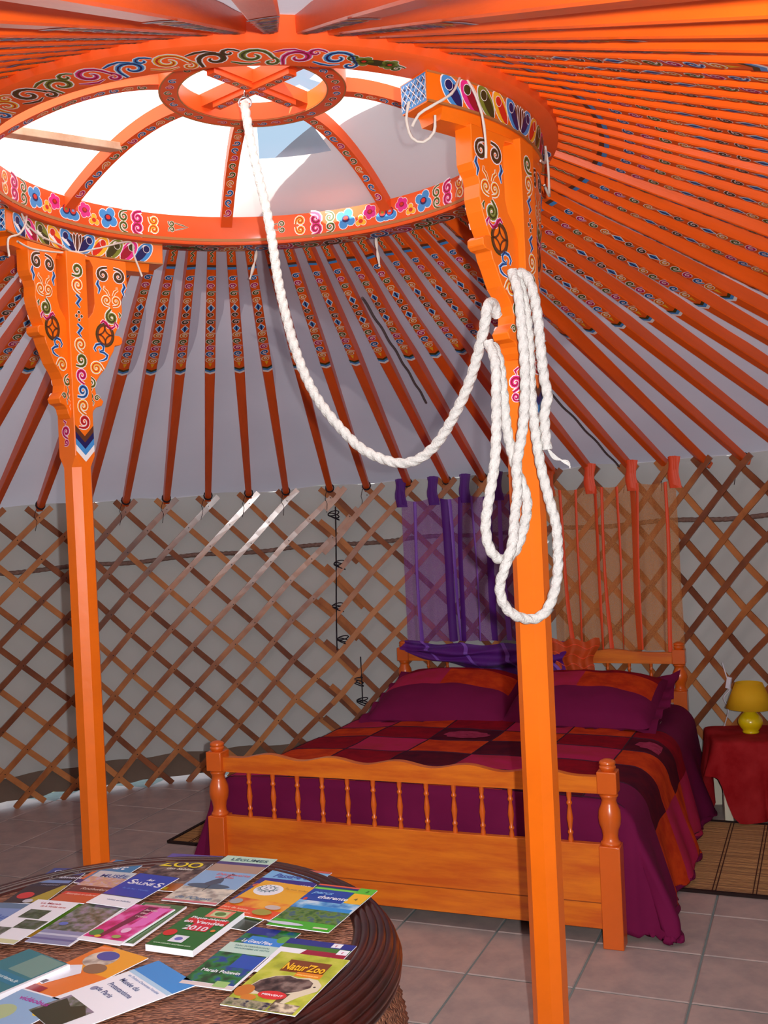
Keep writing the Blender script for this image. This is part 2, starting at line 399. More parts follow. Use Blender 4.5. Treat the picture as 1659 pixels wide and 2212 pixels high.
for k in range(-41, 39):
    ra = R(107.9-4.5*(k-4)); a = foot_ang(k)
    if k < -31: ra = R(107.9-4.5*(k-4))
    p = ringpt(ra, RO-.012, .022); q = gpt(a, GR-.01, ztop(a)+.005)
    d = (q-p).normalized(); rad_ = Vector((math.cos(R(a)), math.sin(R(a)), 0)); y = Vector((0, 0, 1)).cross(d).normalized(); z = d.cross(y)
    M = Matrix.Identity(4)
    for i in range(3): M[i][0] = d[i]; M[i][1] = y[i]; M[i][2] = z[i]; M[i][3] = p[i]
    if k >= 1: lb = f'orange painted roof pole, {ordn(k)} foot to the right of the left post'
    elif k > -8: lb = f'orange painted roof pole, {ordn(1-k)} foot to the left of the left post'
    else: lb = f'orange roof pole above the near side, {ordn(-7-k)} around the wheel from the left edge'
    M = M @ Matrix.Rotation(R({17: 26, 24: 20, 12: -12, 27: 16}.get(k, rnd.gauss(0, 4))), 4, 'X')
    o = link('roof_pole', pole_me, label=lb, cat='roof pole', group='orange painted roof poles'); o.matrix_world = M
    link('painted_scrolls', paint_me, o, kind='stuff'); 
    if abs(a-276.6) > 16 and abs(a+83.4) > 16: link('tie_cord', tie_me, o)
# ---- crown wheel
cw = thing('skylight_ring', 'large orange painted wooden crown wheel at the top of the roof', 'roof crown')
RH = .088
mb = MB(); P = []
for i in range(96):
    a = 2*PI*i/96
    P.append([ringpt(a, RI, 0), ringpt(a, RI+.004, -.006), ringpt(a, RO-.01, -.006), ringpt(a, RO, 0), ringpt(a, RO, RH), ringpt(a, RI, RH)])
mb.quadgrid(P, closeu=True, closev=True); rim = mb.build('rim', RINGO, cw); autosmooth(rim)
mb = MB(); P = []
for i in range(96):
    a = 2*PI*i/96; P.append([ringpt(a, RI-.002, .004), ringpt(a, RI-.002, .013), ringpt(a, RI+.003, .013), ringpt(a, RI+.003, .004)])
mb.quadgrid(P, closeu=True, closev=True); mb.build('bead', GOLDL, rim)
# scrolls under the rim
art = Art(); seq = [BL, YE, BR, OL, MG]; n = 56
for i in range(n):
    a = 2*PI*i/n; c = seq[i % 5]; f = 1 if i % 2 else -1; s_ = a*.77
    if 301 < 360*i/n < 358 or 122 < 360*i/n < 171: continue
    if i % 14 in (4,):
        for q in (-1, 1):
            art.cloud(s_+q*.03, 0, .022, OL); art.scroll(s_+q*.055, -.01*q, .014, q, q, OL)
        art.disc(s_, 0, .03, .014, DO, 2); continue
    art.scroll(s_, f*.004, .034, .3 if f > 0 else PI+.3, f, c, n=16, turns=1.15, w=.0105)
    art.scroll(s_+.036, -f*.024, .017, .8, -f, c, n=10, turns=1.0, w=.0075); art.stroke([(s_-.05, -f*.02), (s_-.03, -f*.030), (s_-.01, -f*.034), (s_+.012, -f*.026)], .007, c, .002)
art.build('painted_scrolls', lambda s_, t_, l: ringpt(s_/.77, .77+t_, -.0062-l), rim)
# cloud flowers on the inner face
art = Art(); rI = RI
for cdeg in (60, 150, 240, 330):
    c0 = R(cdeg)*rI; dg = R(1)*rI
    for q in (-1, 1):
        f = lambda d_: c0+q*d_*dg
        art.cloud(f(4.9), .011, .024, MG); art.cloud(f(7.7), -.014, .020, YE, lobes=3, rot=PI/2); art.cloud(f(12.0), .002, .034, BL, lobes=4, rot=.5)
        for e in (-1, 1):
            art.scroll(f(16.6), e*.018, .018, (PI/2)*e, q*e, OL, w=.006); art.scroll(f(20.6), e*.019, .020, (PI/2)*e, q*e, MG, w=.011)
            art.scroll(f(25), e*.015, .014, 0, q*e, YE, w=.009); art.scroll(f(30), e*.010, .010, 0, q*e, OL, w=.004)
        art.stroke([(f(31), .012), (f(33), .006), (f(34.5), 0), (f(33), -.006), (f(31), -.012)], .003, OL, .001)
    for e in (-1, 0, 1):
        art.disc(c0+e*.020, -.014, .022, .018, WH, 1)
        art.disc(c0+e*.020, -.014, .0195, .0155, BL, 2); 
    for e in (-.5, .5):
        art.disc(c0+e*.028, -.002, .015, .015, NV, 3); art.disc(c0+e*.028, 0, .012, .012, RD, 4); art.poly([(c0+e*.028-.006, -.004), (c0+e*.028+.006, -.004), (c0+e*.028, .016)], OL if e > 0 else SK, 5)
    art.disc(c0, .014, .010, .009, RD, 3); art.poly([(c0-.006, .014), (c0+.006, .014), (c0, .032)], YE, 5)
art.build('painted_flowers', lambda s_, t_, l: ringpt(s_/rI, rI-.0004-l, .049+t_*1.0), rim)
# hub ring, cross bars, spokes
HZ, HI, HO = .225, .203, .257
def hub(a, r, dz=0): return ringpt(a, r, HZ+dz)
mb = MB(); P = [[hub(2*PI*i/64, HI), hub(2*PI*i/64, HO), hub(2*PI*i/64, HO, .052), hub(2*PI*i/64, HI, .052)] for i in range(64)]
mb.quadgrid(P, closeu=True, closev=True); hb = mb.build('hub_ring', RINGO, cw); autosmooth(hb)
mb = MB()
for r_ in (HI+.002, HO-.003):
    P = [[hub(2*PI*i/64, r_-.002, -.001), hub(2*PI*i/64, r_+.002, -.001), hub(2*PI*i/64, r_+.002, .003), hub(2*PI*i/64, r_-.002, .003)] for i in range(64)]
    mb.quadgrid(P, closeu=True, closev=True)
mb.build('bead', GOLDL, hb)
art = Art()
for i in range(36):
    s_ = 2*PI*i/36*.23; f = 1 if i % 2 else -1
    if i % 9 == 4: continue
    art.scroll(s_, 0, .012, .4*f, f, (MG, BL, BR, OL)[i % 4], n=10, turns=1.1, w=.0045)
art.build('painted_scrolls', lambda s_, t_, l: hub(s_/.23, .23+t_, -.0004-l), hb)
def bar_art(L0, w, cols):
    art = Art(); n = int(L0/.034)
    for i in range(n):
        f = 1 if i % 2 else -1; art.scroll(-L0/2+(i+.5)*L0/n, 0, w*.36, .3, f, cols[i % len(cols)], n=10, turns=1.1, w=w*.14)
    return art
for ang, up in ((52, .004), (-42, .0)):
    a = R(ang); d = Vector((math.cos(a), math.sin(a), 0)); n_ = Vector((-d.y, d.x, 0)); c = hub(0, 0, up)
    M = Matrix.Identity(4)
    for i in range(3): M[i][0] = d[i]; M[i][1] = n_[i]; M[i][2] = (0, 0, 1)[i]; M[i][3] = c[i]
    mb = MB().box((0, 0, .034), (2*HI+.02, .040, .036), M).box((0, 0, .010), (2*HI-.09, .028, .016), M)
    o = mb.build('hub_bar', RINGO, cw); bar_art(2*HI-.10, .028, [BL, MG, OL, BR]).build('painted_scrolls', lambda s_, t_, l, M=M: M @ Vector((s_, t_, .0018-l)), o)
for k in range(8):
    a = R(15+45*k); mb = MB(); P = []; n_ = Vector((-math.sin(a), math.cos(a), 0)); C_ = []
    for i in range(15):
        t = i/14; r = HO-.01+(RI+.008-HO)*t; z = .232-.180*t**1.9
        C_.append((r, z)); p = ringpt(a, r, z)
        w = .019; P.append([p-n_*w, p+n_*w, p+n_*w+Vector((0, 0, .040)), p-n_*w+Vector((0, 0, .040))])
    mb.quadgrid(P, closev=True); mb.poly(P[0]); mb.poly(P[-1])
    o = mb.build('spoke', RINGO, cw)
    L0 = .46; art = bar_art(L0*.86, .034, [OL, YE, BL, BL, MG, OL])
    def mf(s_, t_, l, a=a, n_=n_):
        t = (s_+L0/2)/L0; r = HO-.01+(RI+.008-HO)*t; return ringpt(a, r, .232-.180*t**1.9-.0004-l)+n_*t_
    art.build('painted_scrolls', mf, o)
# hook under the hub
STEEL = mat('steel', (190, 190, 195), .25, .5, metal=1)
hk = MB(); c = Vector((-.329, 2.925, 2.562))
hk.tube([c+Vector((.017*math.cos(s), .003*math.sin(s), .017*math.sin(s)-.008)) for s in [2*PI*j/24 for j in range(24)]], .0025, 8, close=True)
hk.tube([c+Vector((0, 0, .010)), c+Vector((0, 0, .03))], .003, 6); hk.build('eye_ring', STEEL, cw, smooth=True)
# pale plank lying on the spokes
pk = thing('wooden_plank', 'pale bare wooden plank wedged across the left side of the crown wheel', 'plank')
p0, p1 = Vector((-.985, 2.83, 2.478)), Vector((-.745, 3.17, 2.533)); d = (p1-p0).normalized(); y = Vector((0, 0, 1)).cross(d).normalized(); z = d.cross(y); M = Matrix.Identity(4)
for i in range(3): M[i][0] = d[i]; M[i][1] = y[i]; M[i][2] = z[i]; M[i][3] = ((p0+p1)/2)[i]
bevel(MB().box((0, 0, 0), ((p1-p0).length, .045, .022), M).build('board', mat('bare_wood', (214, 186, 160), .7, c2=(186, 150, 120), scale=9), pk), .002)
# ---- covers over the crown
COVER = mat('milky_plastic', (250, 250, 250), .4, .3, trans=.75)
def dome(r, a):
    t = min(1, r/.9); return ringpt(a, r, .305-.20*t**2)
P = []
cv = MB(); nr, na = 14, 72
CP = [[dome(.0001+.86*i/nr, 2*PI*j/na) for j in range(na)] for i in range(nr+1)]
def inpane(p):
    return 3.15 < p.y < 3.47 and -.34 < p.x < -.13 or (2.85 < p.y < 3.10 and -.26 < p.x < -.13)
b = 0
cv.v = [tuple(p) for r_ in CP for p in r_]
for i in range(nr):
    for j in range(na):
        q = (i*na+j, (i+1)*na+j, (i+1)*na+(j+1) % na, i*na+(j+1) % na)
        c_ = sum((Vector(cv.v[x]) for x in q), Vector())/4
        cv.f.append(q); cv.m.append(1 if inpane(c_) else 0)
CLEAR = bpy.data.materials.new('clear_plastic'); CLEAR.use_nodes = True; nt = CLEAR.node_tree
tr = nt.nodes.new('ShaderNodeBsdfTransparent'); tr.inputs[0].default_value = (.50, .62, .70, 1); gl = nt.nodes.new('ShaderNodeBsdfGlossy'); gl.inputs['Roughness'].default_value = .1
mx = nt.nodes.new('ShaderNodeMixShader'); mx.inputs[0].default_value = .06; nt.links.new(tr.outputs[0], mx.inputs[1]); nt.links.new(gl.outputs[0], mx.inputs[2]); nt.links.new(mx.outputs[0], nt.nodes['Material Output'].inputs[0])
cv.build('crown_cover', [COVER, CLEAR], label='milky plastic sheet covering the open crown wheel', cat='cover', smooth=True)
FLAP = mat('flap_canvas', (196, 188, 194), .8, .1, var=.12, scale=4, trans=.25, bump=.3, bscale=5)
ff = MB(); n1, n2 = 16, 28; P = []
d0 = Vector((-.70, 3.88)); d1 = Vector((.55, 2.60)); out = Vector((.72, .70))
for i in range(n1+1):
    row = []
    for j in range(n2+1):
        s_ = j/n2; q = d0.lerp(d1, s_)+out*(i/n1*.75)+out*.03*math.sin(s_*7); dx, dy = q.x-RC.x, q.y-RC.y
        r = math.hypot(dx, dy); p = dome(min(r, .86), math.atan2(dy, dx)); p.x, p.y = q.x, q.y
        p.z += .02+.01*noise.noise(Vector((q.x*4, q.y*4, 0)))-max(0, r-.86)*.42
        row.append(p)
    P.append(row)
ff.quadgrid(P).build('crown_flap', FLAP, label='folded grey canvas flap lying over the far right of the crown', cat='cover', smooth=True)
# trees beyond, seen faintly through the clear part of the cover
# ---- posts with carved brackets and capital beams
BRK = [(0, 0), (.165, 0), (.165, -.085), (.158, -.100), (.146, -.112), (.141, -.130), (.143, -.160), (.136, -.190), (.122, -.222), (.110, -.243), (.128, -.244), (.138, -.251), (.138, -.266), (.128, -.274), (.110, -.277),
       (.104, -.295), (.093, -.3125), (.072, -.352), (.050, -.376), (.037, -.395), (.031, -.415), (.034, -.435), (.050, -.448), (.059, -.458), (.052, -.472), (.032, -.478), (.022, -.488), (.018, -.502), (.008, -.516), (0, -.516), (0, -.235), (.012, -.205), (.035, -.178), (.044, -.150), (.044, -.03), (.034, -.012), (0, -.010)]
def bracket_art():
    a = Art()
    for e in (-1, 1): a.scroll(.105+e*.028, -.050, .022, PI/2 if e > 0 else PI/2, -e, BR, w=.0085, turns=1.5, n=20)
    for e in (-1, 1): a.stroke([(.105+e*.045, -.072), (.105+e*.050, -.084), (.105+e*.041, -.098), (.105+e*.047, -.115)], .009, BL, .0022)
    for e in (-1, 1):
        a.scroll(.103+e*.017, -.135, .016, -PI/2, e, YE, w=.007, turns=1.4, n=18); a.stroke([(.103+e*.007, -.118), (.103+e*.014, -.104), (.103+e*.024, -.097), (.103+e*.022, -.087)], .006, YE, .002)
    a.scroll(.100, -.185, .020, 2.2, 1, OL, w=.010, turns=1.5, n=20); a.stroke([(.128, -.168), (.134, -.176), (.130, -.186)], .006, OL, .002)
    a.stroke([(.062, -.208), (.070, -.200), (.080, -.206), (.088, -.218), (.100, -.222), (.112, -.214), (.110, -.203)], .008, MG, .002); a.stroke([(.112, -.20), (.123, -.212), (.121, -.222)], .006, MG, .002)
    cx, cy = .075, -.245
    for lev, k, col in ((1, .034, DO), (2, .031, BR)):
        a.ribbon([(cx+k*.85*math.cos(t), cy+k*math.sin(t)) for t in [2*PI*i/24 for i in range(25)]], .010 if lev == 1 else .007, col, lev)
    for i in range(4):
        t = PI/2*i; c2 = (cx+.036*math.cos(t+PI/4), cy+.036*math.sin(t+PI/4)); a.ribbon([(c2[0]+.026*math.cos(t+PI/4+PI+q), c2[1]+.026*math.sin(t+PI/4+PI+q)) for q in (-.9, -.6, -.3, 0, .3, .6, .9)], .005, BR, 3)
    a.stroke([(.040, -.300), (.034, -.290), (.042, -.278), (.058, -.274), (.068, -.282), (.066, -.294), (.054, -.298), (.050, -.290)], .007, BL, .0022)
    a.stroke([(.052, -.300), (.068, -.302), (.080, -.310), (.076, -.320), (.066, -.326), (.050, -.330)], .007, BL, .0022)
    a.scroll(.040, -.352, .019, .4, 1, YE, w=.009, turns=1.5, n=20); a.scroll(.018, -.400, .016, 1.2, -1, OL, w=.006, turns=1.3, n=16)
    a.stroke([(.020, -.418), (.014, -.43), (.020, -.442), (.016, -.452), (.024, -.462), (.02, -.474)], .004, OL, .0015); a.scroll(.036, -.447, .009, .5, 1, OL, w=.004)
    a.stroke([(.006, -.44), (.012, -.455), (.004, -.468), (.010, -.48), (.006, -.495)], .004, YE, .0015)
    return a
def make_post(label, wx, wy, adeg, ztopp, rin, rout, face, twine):
    # face = +1: beam painted on its outer side, -1: on its inner side
    a = R(adeg); post = thing('carved_post', label, 'post')
    rad_ = Vector((math.cos(a), math.sin(a), 0)); tan = Vector((-math.sin(a), math.cos(a), 0))
    top = Vector((wx, wy, ztopp))
    def L(x, y, z): return Vector((wx, wy, 0))+tan*x+rad_*y+Vector((0, 0, z))
    s = .0385; c = .0205; sh = MB()
    def octo(z, ch, k=1): return [L(x*k, y*k, z) for x, y in ((s-ch, -s), (s, -s+ch), (s, s-ch), (s-ch, s), (-s+ch, s), (-s, s-ch), (-s, -s+ch), (-s+ch, -s))]
    sh.quadgrid([octo(0, c), octo(1.595, c), octo(1.63, .002), octo(ztopp, .002)], closev=True)
    sh.poly(octo(0, c)); sh.poly(octo(ztopp, .002))
    shaft = sh.build('shaft', ORANGE, post)
    for sgn in (-1, 1):
        M = Matrix.Identity(4)
        ab = a+sgn*R(11); tb_ = Vector((-math.sin(ab), math.cos(ab), 0)); rb_ = Vector((math.cos(ab), math.sin(ab), 0))
        for i in range(3): M[i][0] = tb_[i]*sgn; M[i][1] = (0, 0, 1)[i]; M[i][2] = rb_[i]; M[i][3] = L(sgn*(s-.004), 0, ztopp)[i]
        br = MB().prism(BRK, M, -.023, .023).build('bracket', ORANGE, post)
        # concave outline: triangulate
        bevel(br, .0015, 1)
        for fc in (-1, 1): bracket_art().build('painted_scrolls', lambda x, y, l, M=M, fc=fc: M @ Vector((x, y, fc*(.0234+l))), br)
    # painted strip on the two radial faces
    art = Art(); z = ztopp-.055; k = 0
    for c_ in (OL, YE, BL, BR, BL, YE, OL, MG, BL, YE, RD):
        if c_ == BR:
            for e, (dx, dz) in enumerate(((0, .012), (-.010, 0), (.010, 0), (0, -.012))): art.disc(-(z+dz), dx, .006, .006, WH, 1); art.disc(-(z+dz), dx, .0045, .0045, DO, 2)
            z -= .045
        elif c_ == BL and k in (2, 4):
            art.stroke([(-(z+.020), .008), (-(z+.008), -.008), (-(z-.008), .006), (-(z-.020), -.006)], .011, BL, .002); z -= .046
        else: art.scroll(-z, 0, .021, .3, 1 if k % 2 else -1, c_, w=.0085, turns=1.35, n=18); z -= .048
        k += 1
    art.chevrons(-1.725, .072, .020, .034, [BR, NV, BL, WH])
    for fc in (-1, 1): art.build('painted_strip', lambda x, y, l, fc=fc: L(y, fc*(s+.0003+l), -x), shaft)
    art = Art(); art.scroll(-1.705, 0, .017, .3, 1, MG, w=.008, turns=1.4, n=18); art.scroll(-1.672, 0, .010, .3, -1, MG, w=.005); art.stroke([(-1.742, .01), (-1.735, 0), (-1.725, .004)], .006, MG, .002)
    for fc in (-1, 1): art.build('painted_scrolls', lambda x, y, l, fc=fc: L(fc*(s+.0003+l), y, -x), shaft)
    # capital beam following the curve of the wheel
    hb_ = 24.5; bm = MB(); P = []; P2 = []
    for i in range(25):
        t = a+R(hb_)*(i/12-1); tw = R(1.2)
        P.append([ringpt(t, rin, -.074), ringpt(t, rout, -.074), ringpt(t, rout+.004, -.008), ringpt(t, rout+.004, -.0065), ringpt(t, rin-.004, -.0065), ringpt(t, rin-.004, -.008)])
    for i in range(25):
        t = a+R(hb_-3.5)*(i/12-1); P2.append([ringpt(t, rin+.014, -.100), ringpt(t, rout-.014, -.100), ringpt(t, rout-.004, -.074), ringpt(t, rin+.004, -.074)])
    bm.quadgrid(P, closev=True); bm.poly(P[0]); bm.poly(P[-1]); bm.quadgrid(P2, closev=True); bm.poly(P2[0]); bm.poly(P2[-1])
    beam = bm.build('capital_beam', ORANGE, post); autosmooth(beam, 30)
    gl_ = MB()
    for dz in (-.0085, -.072):
        P = []
        for i in range(25):
            t = a+R(hb_)*(i/12-1); r0 = rout+.002 if face > 0 else rin-.002
            P.append([ringpt(t, r0-.003, dz-.002), ringpt(t, r0+.003, dz-.002), ringpt(t, r0+.003, dz+.003), ringpt(t, r0-.003, dz+.003)])
        gl_.quadgrid(P, closev=True)
    gl_.build('bead', GOLDL, beam)
    art = Art(); rr = rout if face > 0 else rin; Lb = R(hb_)*rr; hh = .024
    cols = [BL, YE, OL, MG, BL]
    sp_ = (Lb-.052)/5
    for e in (-1, 1):
        for i in (4, 3, 2, 1, 0):
            c_ = cols[i]; x0 = e*(.038+i*sp_); rot = e*.85; k0 = (4-i)*5
            for lev, k1, c2 in ((1, 1.0, WH), (2, .90, c_)): art.disc(x0, 0, .044*k1, .025*k1, c2, lev+k0, rot, 20)
            art.disc(x0-e*.007, -.004, .034, .013, DARK[c_], 3+k0, rot, 16)
            cx_, cy_ = x0+e*.010, .012
            art.disc(cx_, cy_, .0125, .0125, WH, 4+k0); art.disc(cx_, cy_, .0110, .0110, RD if c_ in (YE,) else (DO if c_ in (MG, OL) else NV), 5+k0)
    for q in (-2, 2, -1, 1, 0): art.disc(q*.007, -.001, .009, .030, WH, 26-abs(q)*2, -q*.28); art.disc(q*.007, -.001, .0065, .027, BR, 27-abs(q)*2, -q*.28)
    sg = 1 if face > 0 else -1
    art.build('painted_petals', lambda x, y, l: ringpt(a+x/rr, rr+sg*(l*1.0+.0014+.004*max(0, min(1, (y+.034)/.066))), -.040+max(-.031, min(.031, y))), beam, .00022)
    # blue lattice-painted ends
    en = MB()
    art = Art(); wE = rout-rin
    art.poly([(-wE/2, -.031), (wE/2, -.031), (wE/2, .031), (-wE/2, .031)], BL, 1)
    for i in range(-2, 3):
        for j in range(-1, 2):
            cx_, cy_ = i*wE/5.2, j*.017
            art.ribbon([(cx_-.006, cy_), (cx_+.006, cy_)], .004, NV, 2); art.ribbon([(cx_, cy_-.006), (cx_, cy_+.006)], .004, NV, 2)
    for i in range(-4, 5):
        for e in (-1, 1):
            x0 = i*.02; p_ = [(max(-wE/2, min(wE/2, x0+e*q*.027)), q*.027) for q in (-1, -.5, 0, .5, 1)]
            art.ribbon(p_, .0018, WH, 3)
    for e in (-1, 1):
        t = a+R(hb_)*e; dt = Vector((-math.sin(t), math.cos(t), 0))*e
        art.build('painted_lattice', lambda x, y, l, t=t, dt=dt: ringpt(t, (rin+rout)/2+x, -.040+y)+dt*(.0004+l), beam)
    return post, L
postL, LL = make_post('orange carved post with painted brackets on the left, behind the leaflet table', -.952, 3.33, 146.5, 2.262, .748, .835, -1, None)
postR, LR = make_post('orange carved post on the right with white rope coiled over it', .345, 2.545, -31, 2.276, .685, .775, 1, None)
# ---- thin twine round the capitals and beams
TW = mat('white_twine', (214, 206, 196), .9, .05)
def twine(label, runs):
    mb = MB()
    for r_ in runs: mb.tube(catmull(r_, .012), .0032, 6, lobes=2, pitch=.02, amp=.3)
    return mb.build('twine', TW, label=label, cat='twine', smooth=True)
def rp(a, r, dz): return ringpt(R(a), r, dz)
twine('thin white twine knotted over the capital of the right post',
      [[(.218, 2.375, 2.388), (.205, 2.33, 2.35), (.188, 2.31, 2.317), (.143, 2.29, 2.285), (.115, 2.30, 2.272), (.100, 2.31, 2.250)],
       [(.218, 2.375, 2.388), (.238, 2.355, 2.345), (.256, 2.35, 2.287), (.262, 2.35, 2.225), (.262, 2.36, 2.19)],
       [(.095, 2.30, 2.300), (.088, 2.30, 2.262), (.098, 2.30, 2.222), (.122, 2.30, 2.212), (.146, 2.30, 2.232), (.150, 2.30, 2.268)]])
twine('thin white twine hanging at the far end of the right capital', [[rp(-10, .785, -.02), rp(-9, .79, -.07), rp(-9, .79, -.13), rp(-12, .79, -.16), rp(-17, .785, -.15)], [rp(-10, .785, -.03), rp(-14, .785, -.08), rp(-20, .785, -.10)]])
twine('thin white twine tied round the left post capital',
      [[rp(166, .735, .0), rp(163, .742, -.03), rp(158, .742, -.05), rp(152, .742, -.06), rp(147, .742, -.072), rp(140, .742, -.045), rp(131, .74, -.01), rp(130, .742, -.05), rp(128, .742, -.12)],
       [rp(168, .735, -.095), rp(162, .735, -.10), rp(152, .738, -.085), rp(147, .74, -.072), rp(142, .738, -.09), rp(137, .735, -.12)],
       [rp(163, .738, .02), rp(164, .738, -.03), rp(167, .735, -.07), rp(172, .735, -.10), rp(172, .735, -.15)]])
for i, (a_, lb) in enumerate(((97, 'short pale twist of cloth hanging under the wheel rim left of the rope'), (66, 'short pale twist of cloth hanging under the wheel rim right of the rope'))):
    p = rp(a_, .79, -.01); dx = -.02 if i == 0 else .006
    MB().tube(catmull([p, p+Vector((dx*.3, 0, -.03)), p+Vector((dx, 0, -.075)), p+Vector((dx*1.4, 0, -.10))], .01), lambda t: .0025+.004*abs(math.sin(t*7)), 7).build('cloth_twist', TW, label=lb, cat='cloth scrap', smooth=True)
# ---- the white rope
PA = [(0.317,2.43,1.954),(0.328,2.415,1.899),(0.332,2.415,1.821),(0.335,2.415,1.742),(0.333,2.42,1.664),(0.324,2.425,1.587),(0.308,2.43,1.509),(0.308,2.435,1.45),(0.297,2.42,1.392),(0.287,2.40,1.334),(0.269,2.40,1.284),(0.255,2.41,1.237),(0.263,2.42,1.194),(0.291,2.43,1.165),(0.334,2.45,1.154),(0.366,2.45,1.175),(0.388,2.45,1.229),(0.396,2.45,1.288),(0.395,2.45,1.367),(0.382,2.45,1.427),(0.366,2.45,1.507),(0.357,2.45,1.587),(0.352,2.45,1.667),(0.352,2.45,1.726),(0.352,2.45,1.805),(0.346,2.45,1.885),(0.335,2.45,1.945)]
PB = [(0.256,2.43,1.794),(0.268,2.41,1.743),(0.266,2.405,1.665),(0.262,2.40,1.588),(0.254,2.4,1.511),(0.238,2.4,1.434),(0.228,2.4,1.376),(0.234,2.4,1.325),(0.259,2.42,1.296),(0.290,2.45,1.304),(0.311,2.46,1.335),(0.328,2.46,1.39),(0.332,2.46,1.43),(0.325,2.46,1.458),(0.311,2.46,1.502),(0.299,2.455,1.551),(0.290,2.445,1.611),(0.286,2.44,1.679),(0.280,2.44,1.751),(0.268,2.45,1.79)]
PC = [(0.333,2.44,1.95),(0.350,2.43,1.941),(0.362,2.42,1.902),(0.370,2.42,1.842),(0.374,2.42,1.763),(0.380,2.43,1.704),(0.386,2.43,1.664),(0.378,2.435,1.625),(0.379,2.44,1.577),(0.381,2.44,1.542)]
PS = [(-0.328,2.922,2.548),(-0.326,2.90,2.525),(-0.314,2.878,2.439),(-0.297,2.857,2.344),(-0.276,2.835,2.237),(-0.262,2.813,2.145),(-0.250,2.791,2.042),(-0.232,2.77,1.94),(-0.207,2.748,1.837),(-0.176,2.726,1.751),(-0.14,2.704,1.686),(-0.095,2.683,1.626),(-0.05,2.661,1.578),(-0.002,2.639,1.549),(0.046,2.617,1.534),(0.088,2.596,1.540),(0.126,2.574,1.566),(0.156,2.552,1.603),(0.182,2.53,1.646),(0.205,2.509,1.690),(0.224,2.487,1.738),(0.239,2.465,1.788),(0.249,2.443,1.827),(0.255,2.43,1.86),(0.262,2.44,1.882),(.275,2.46,1.885),(.285,2.48,1.86)]
ROPE = mat('white_rope_fibre', (226, 225, 220), .95, .05, var=.14, scale=70, bump=.5, bscale=220)
rp_ = thing('hanging_rope', 'thick white twisted rope swagging from the crown hook and coiled on the right post', 'rope')
fz = MB()
for nm_, P_ in (('swag', PS), ('coil', PA), ('coil', PB), ('coil', PC)):
    pts = catmull(P_, .0035); rad = .0112 if nm_ == 'coil' else .0118
    MB().tube(pts, rad, 18, lobes=3, pitch=.085, amp=.30).build(nm_, ROPE, rp_, smooth=True)
    for i in range(0, len(pts)-1):
        for q in range(2):
            if rnd.random() < .55:
                d = Vector((rnd.gauss(0, 1), rnd.gauss(0, 1), rnd.gauss(0, 1))).normalized(); t = (pts[i+1]-pts[i]).normalized()
                d = (d-t*d.dot(t)).normalized(); a_ = pts[i]+d*rad*.8; e = a_+d*rnd.uniform(.003, .010)+t*rnd.uniform(-.010, .010); w = t.cross(d)*.00022
                fz.poly([a_-w, a_+w, e])
fz.build('loose_fibres', ROPE, rp_, kind='stuff')
mb = MB()
for q in range(7):
    mb.tube(catmull([(.381, 2.44, 1.546), (.395, 2.44, 1.532-.002*q), (.415+.002*q, 2.44, 1.512+.003*rnd.random()), (.430+.004*rnd.random(), 2.44, 1.496+.01*rnd.random())], .006), .0013, 5)
mb.build('frayed_end', ROPE, rp_)
# ---- bed
BA = R(-22.15); BO = Vector((-.654, 3.905, 0))
BM = Matrix.Translation(BO) @ Matrix.Rotation(BA, 4, 'Z')
BWOOD = mat('honey_wood', (232, 126, 26), .36, .45, c2=(206, 92, 20), scale=3.2, coat=.35, stretch=(1.2, 6, 9), bump=.03, bscale=12)
BWOOD2 = mat('orange_wood', (222, 100, 24), .34, .45, var=.1, scale=6, coat=.4)
bed = thing('bed', 'double bed of honey orange wood with turned spindles and scalloped rail', 'bed', M=BM)
BW, BLn = 1.43, 1.93
def bed_post(x, y, hb_, blk, htop):
    mb = MB(); s = .030
    mb.box((x, y, hb_/2), (.066, .066, hb_))
    z = hb_
    prof = [(.030, 0), (.033, .006), (.026, .014), (.024, .03), (.027, .05), (.034, .07), (.036, .09), (.034, .115), (.026, .135), (.023, .148), (.026, .158), (.031, .166), (.024, .174)]
    k = (blk-hb_)/.174
    mb.lathe([(r, hb_+zz*k) for r, zz in prof], Matrix.Translation((x, y, 0)), 20)
    mb.box((x, y, blk+(htop-.03-blk)/2), (.062, .062, htop-.03-blk))
    mb.lathe([(.020, htop-.03), (.026, htop-.022), (.027, htop-.016), (.022, htop-.013), (.027, htop-.008), (.025, htop), (.012, htop+.006), (.001, htop+.007)], Matrix.Translation((x, y, 0)), 20)
    o = mb.build('bed_post', BWOOD2, bed); autosmooth(o, 35); bevel(o, .004); return o
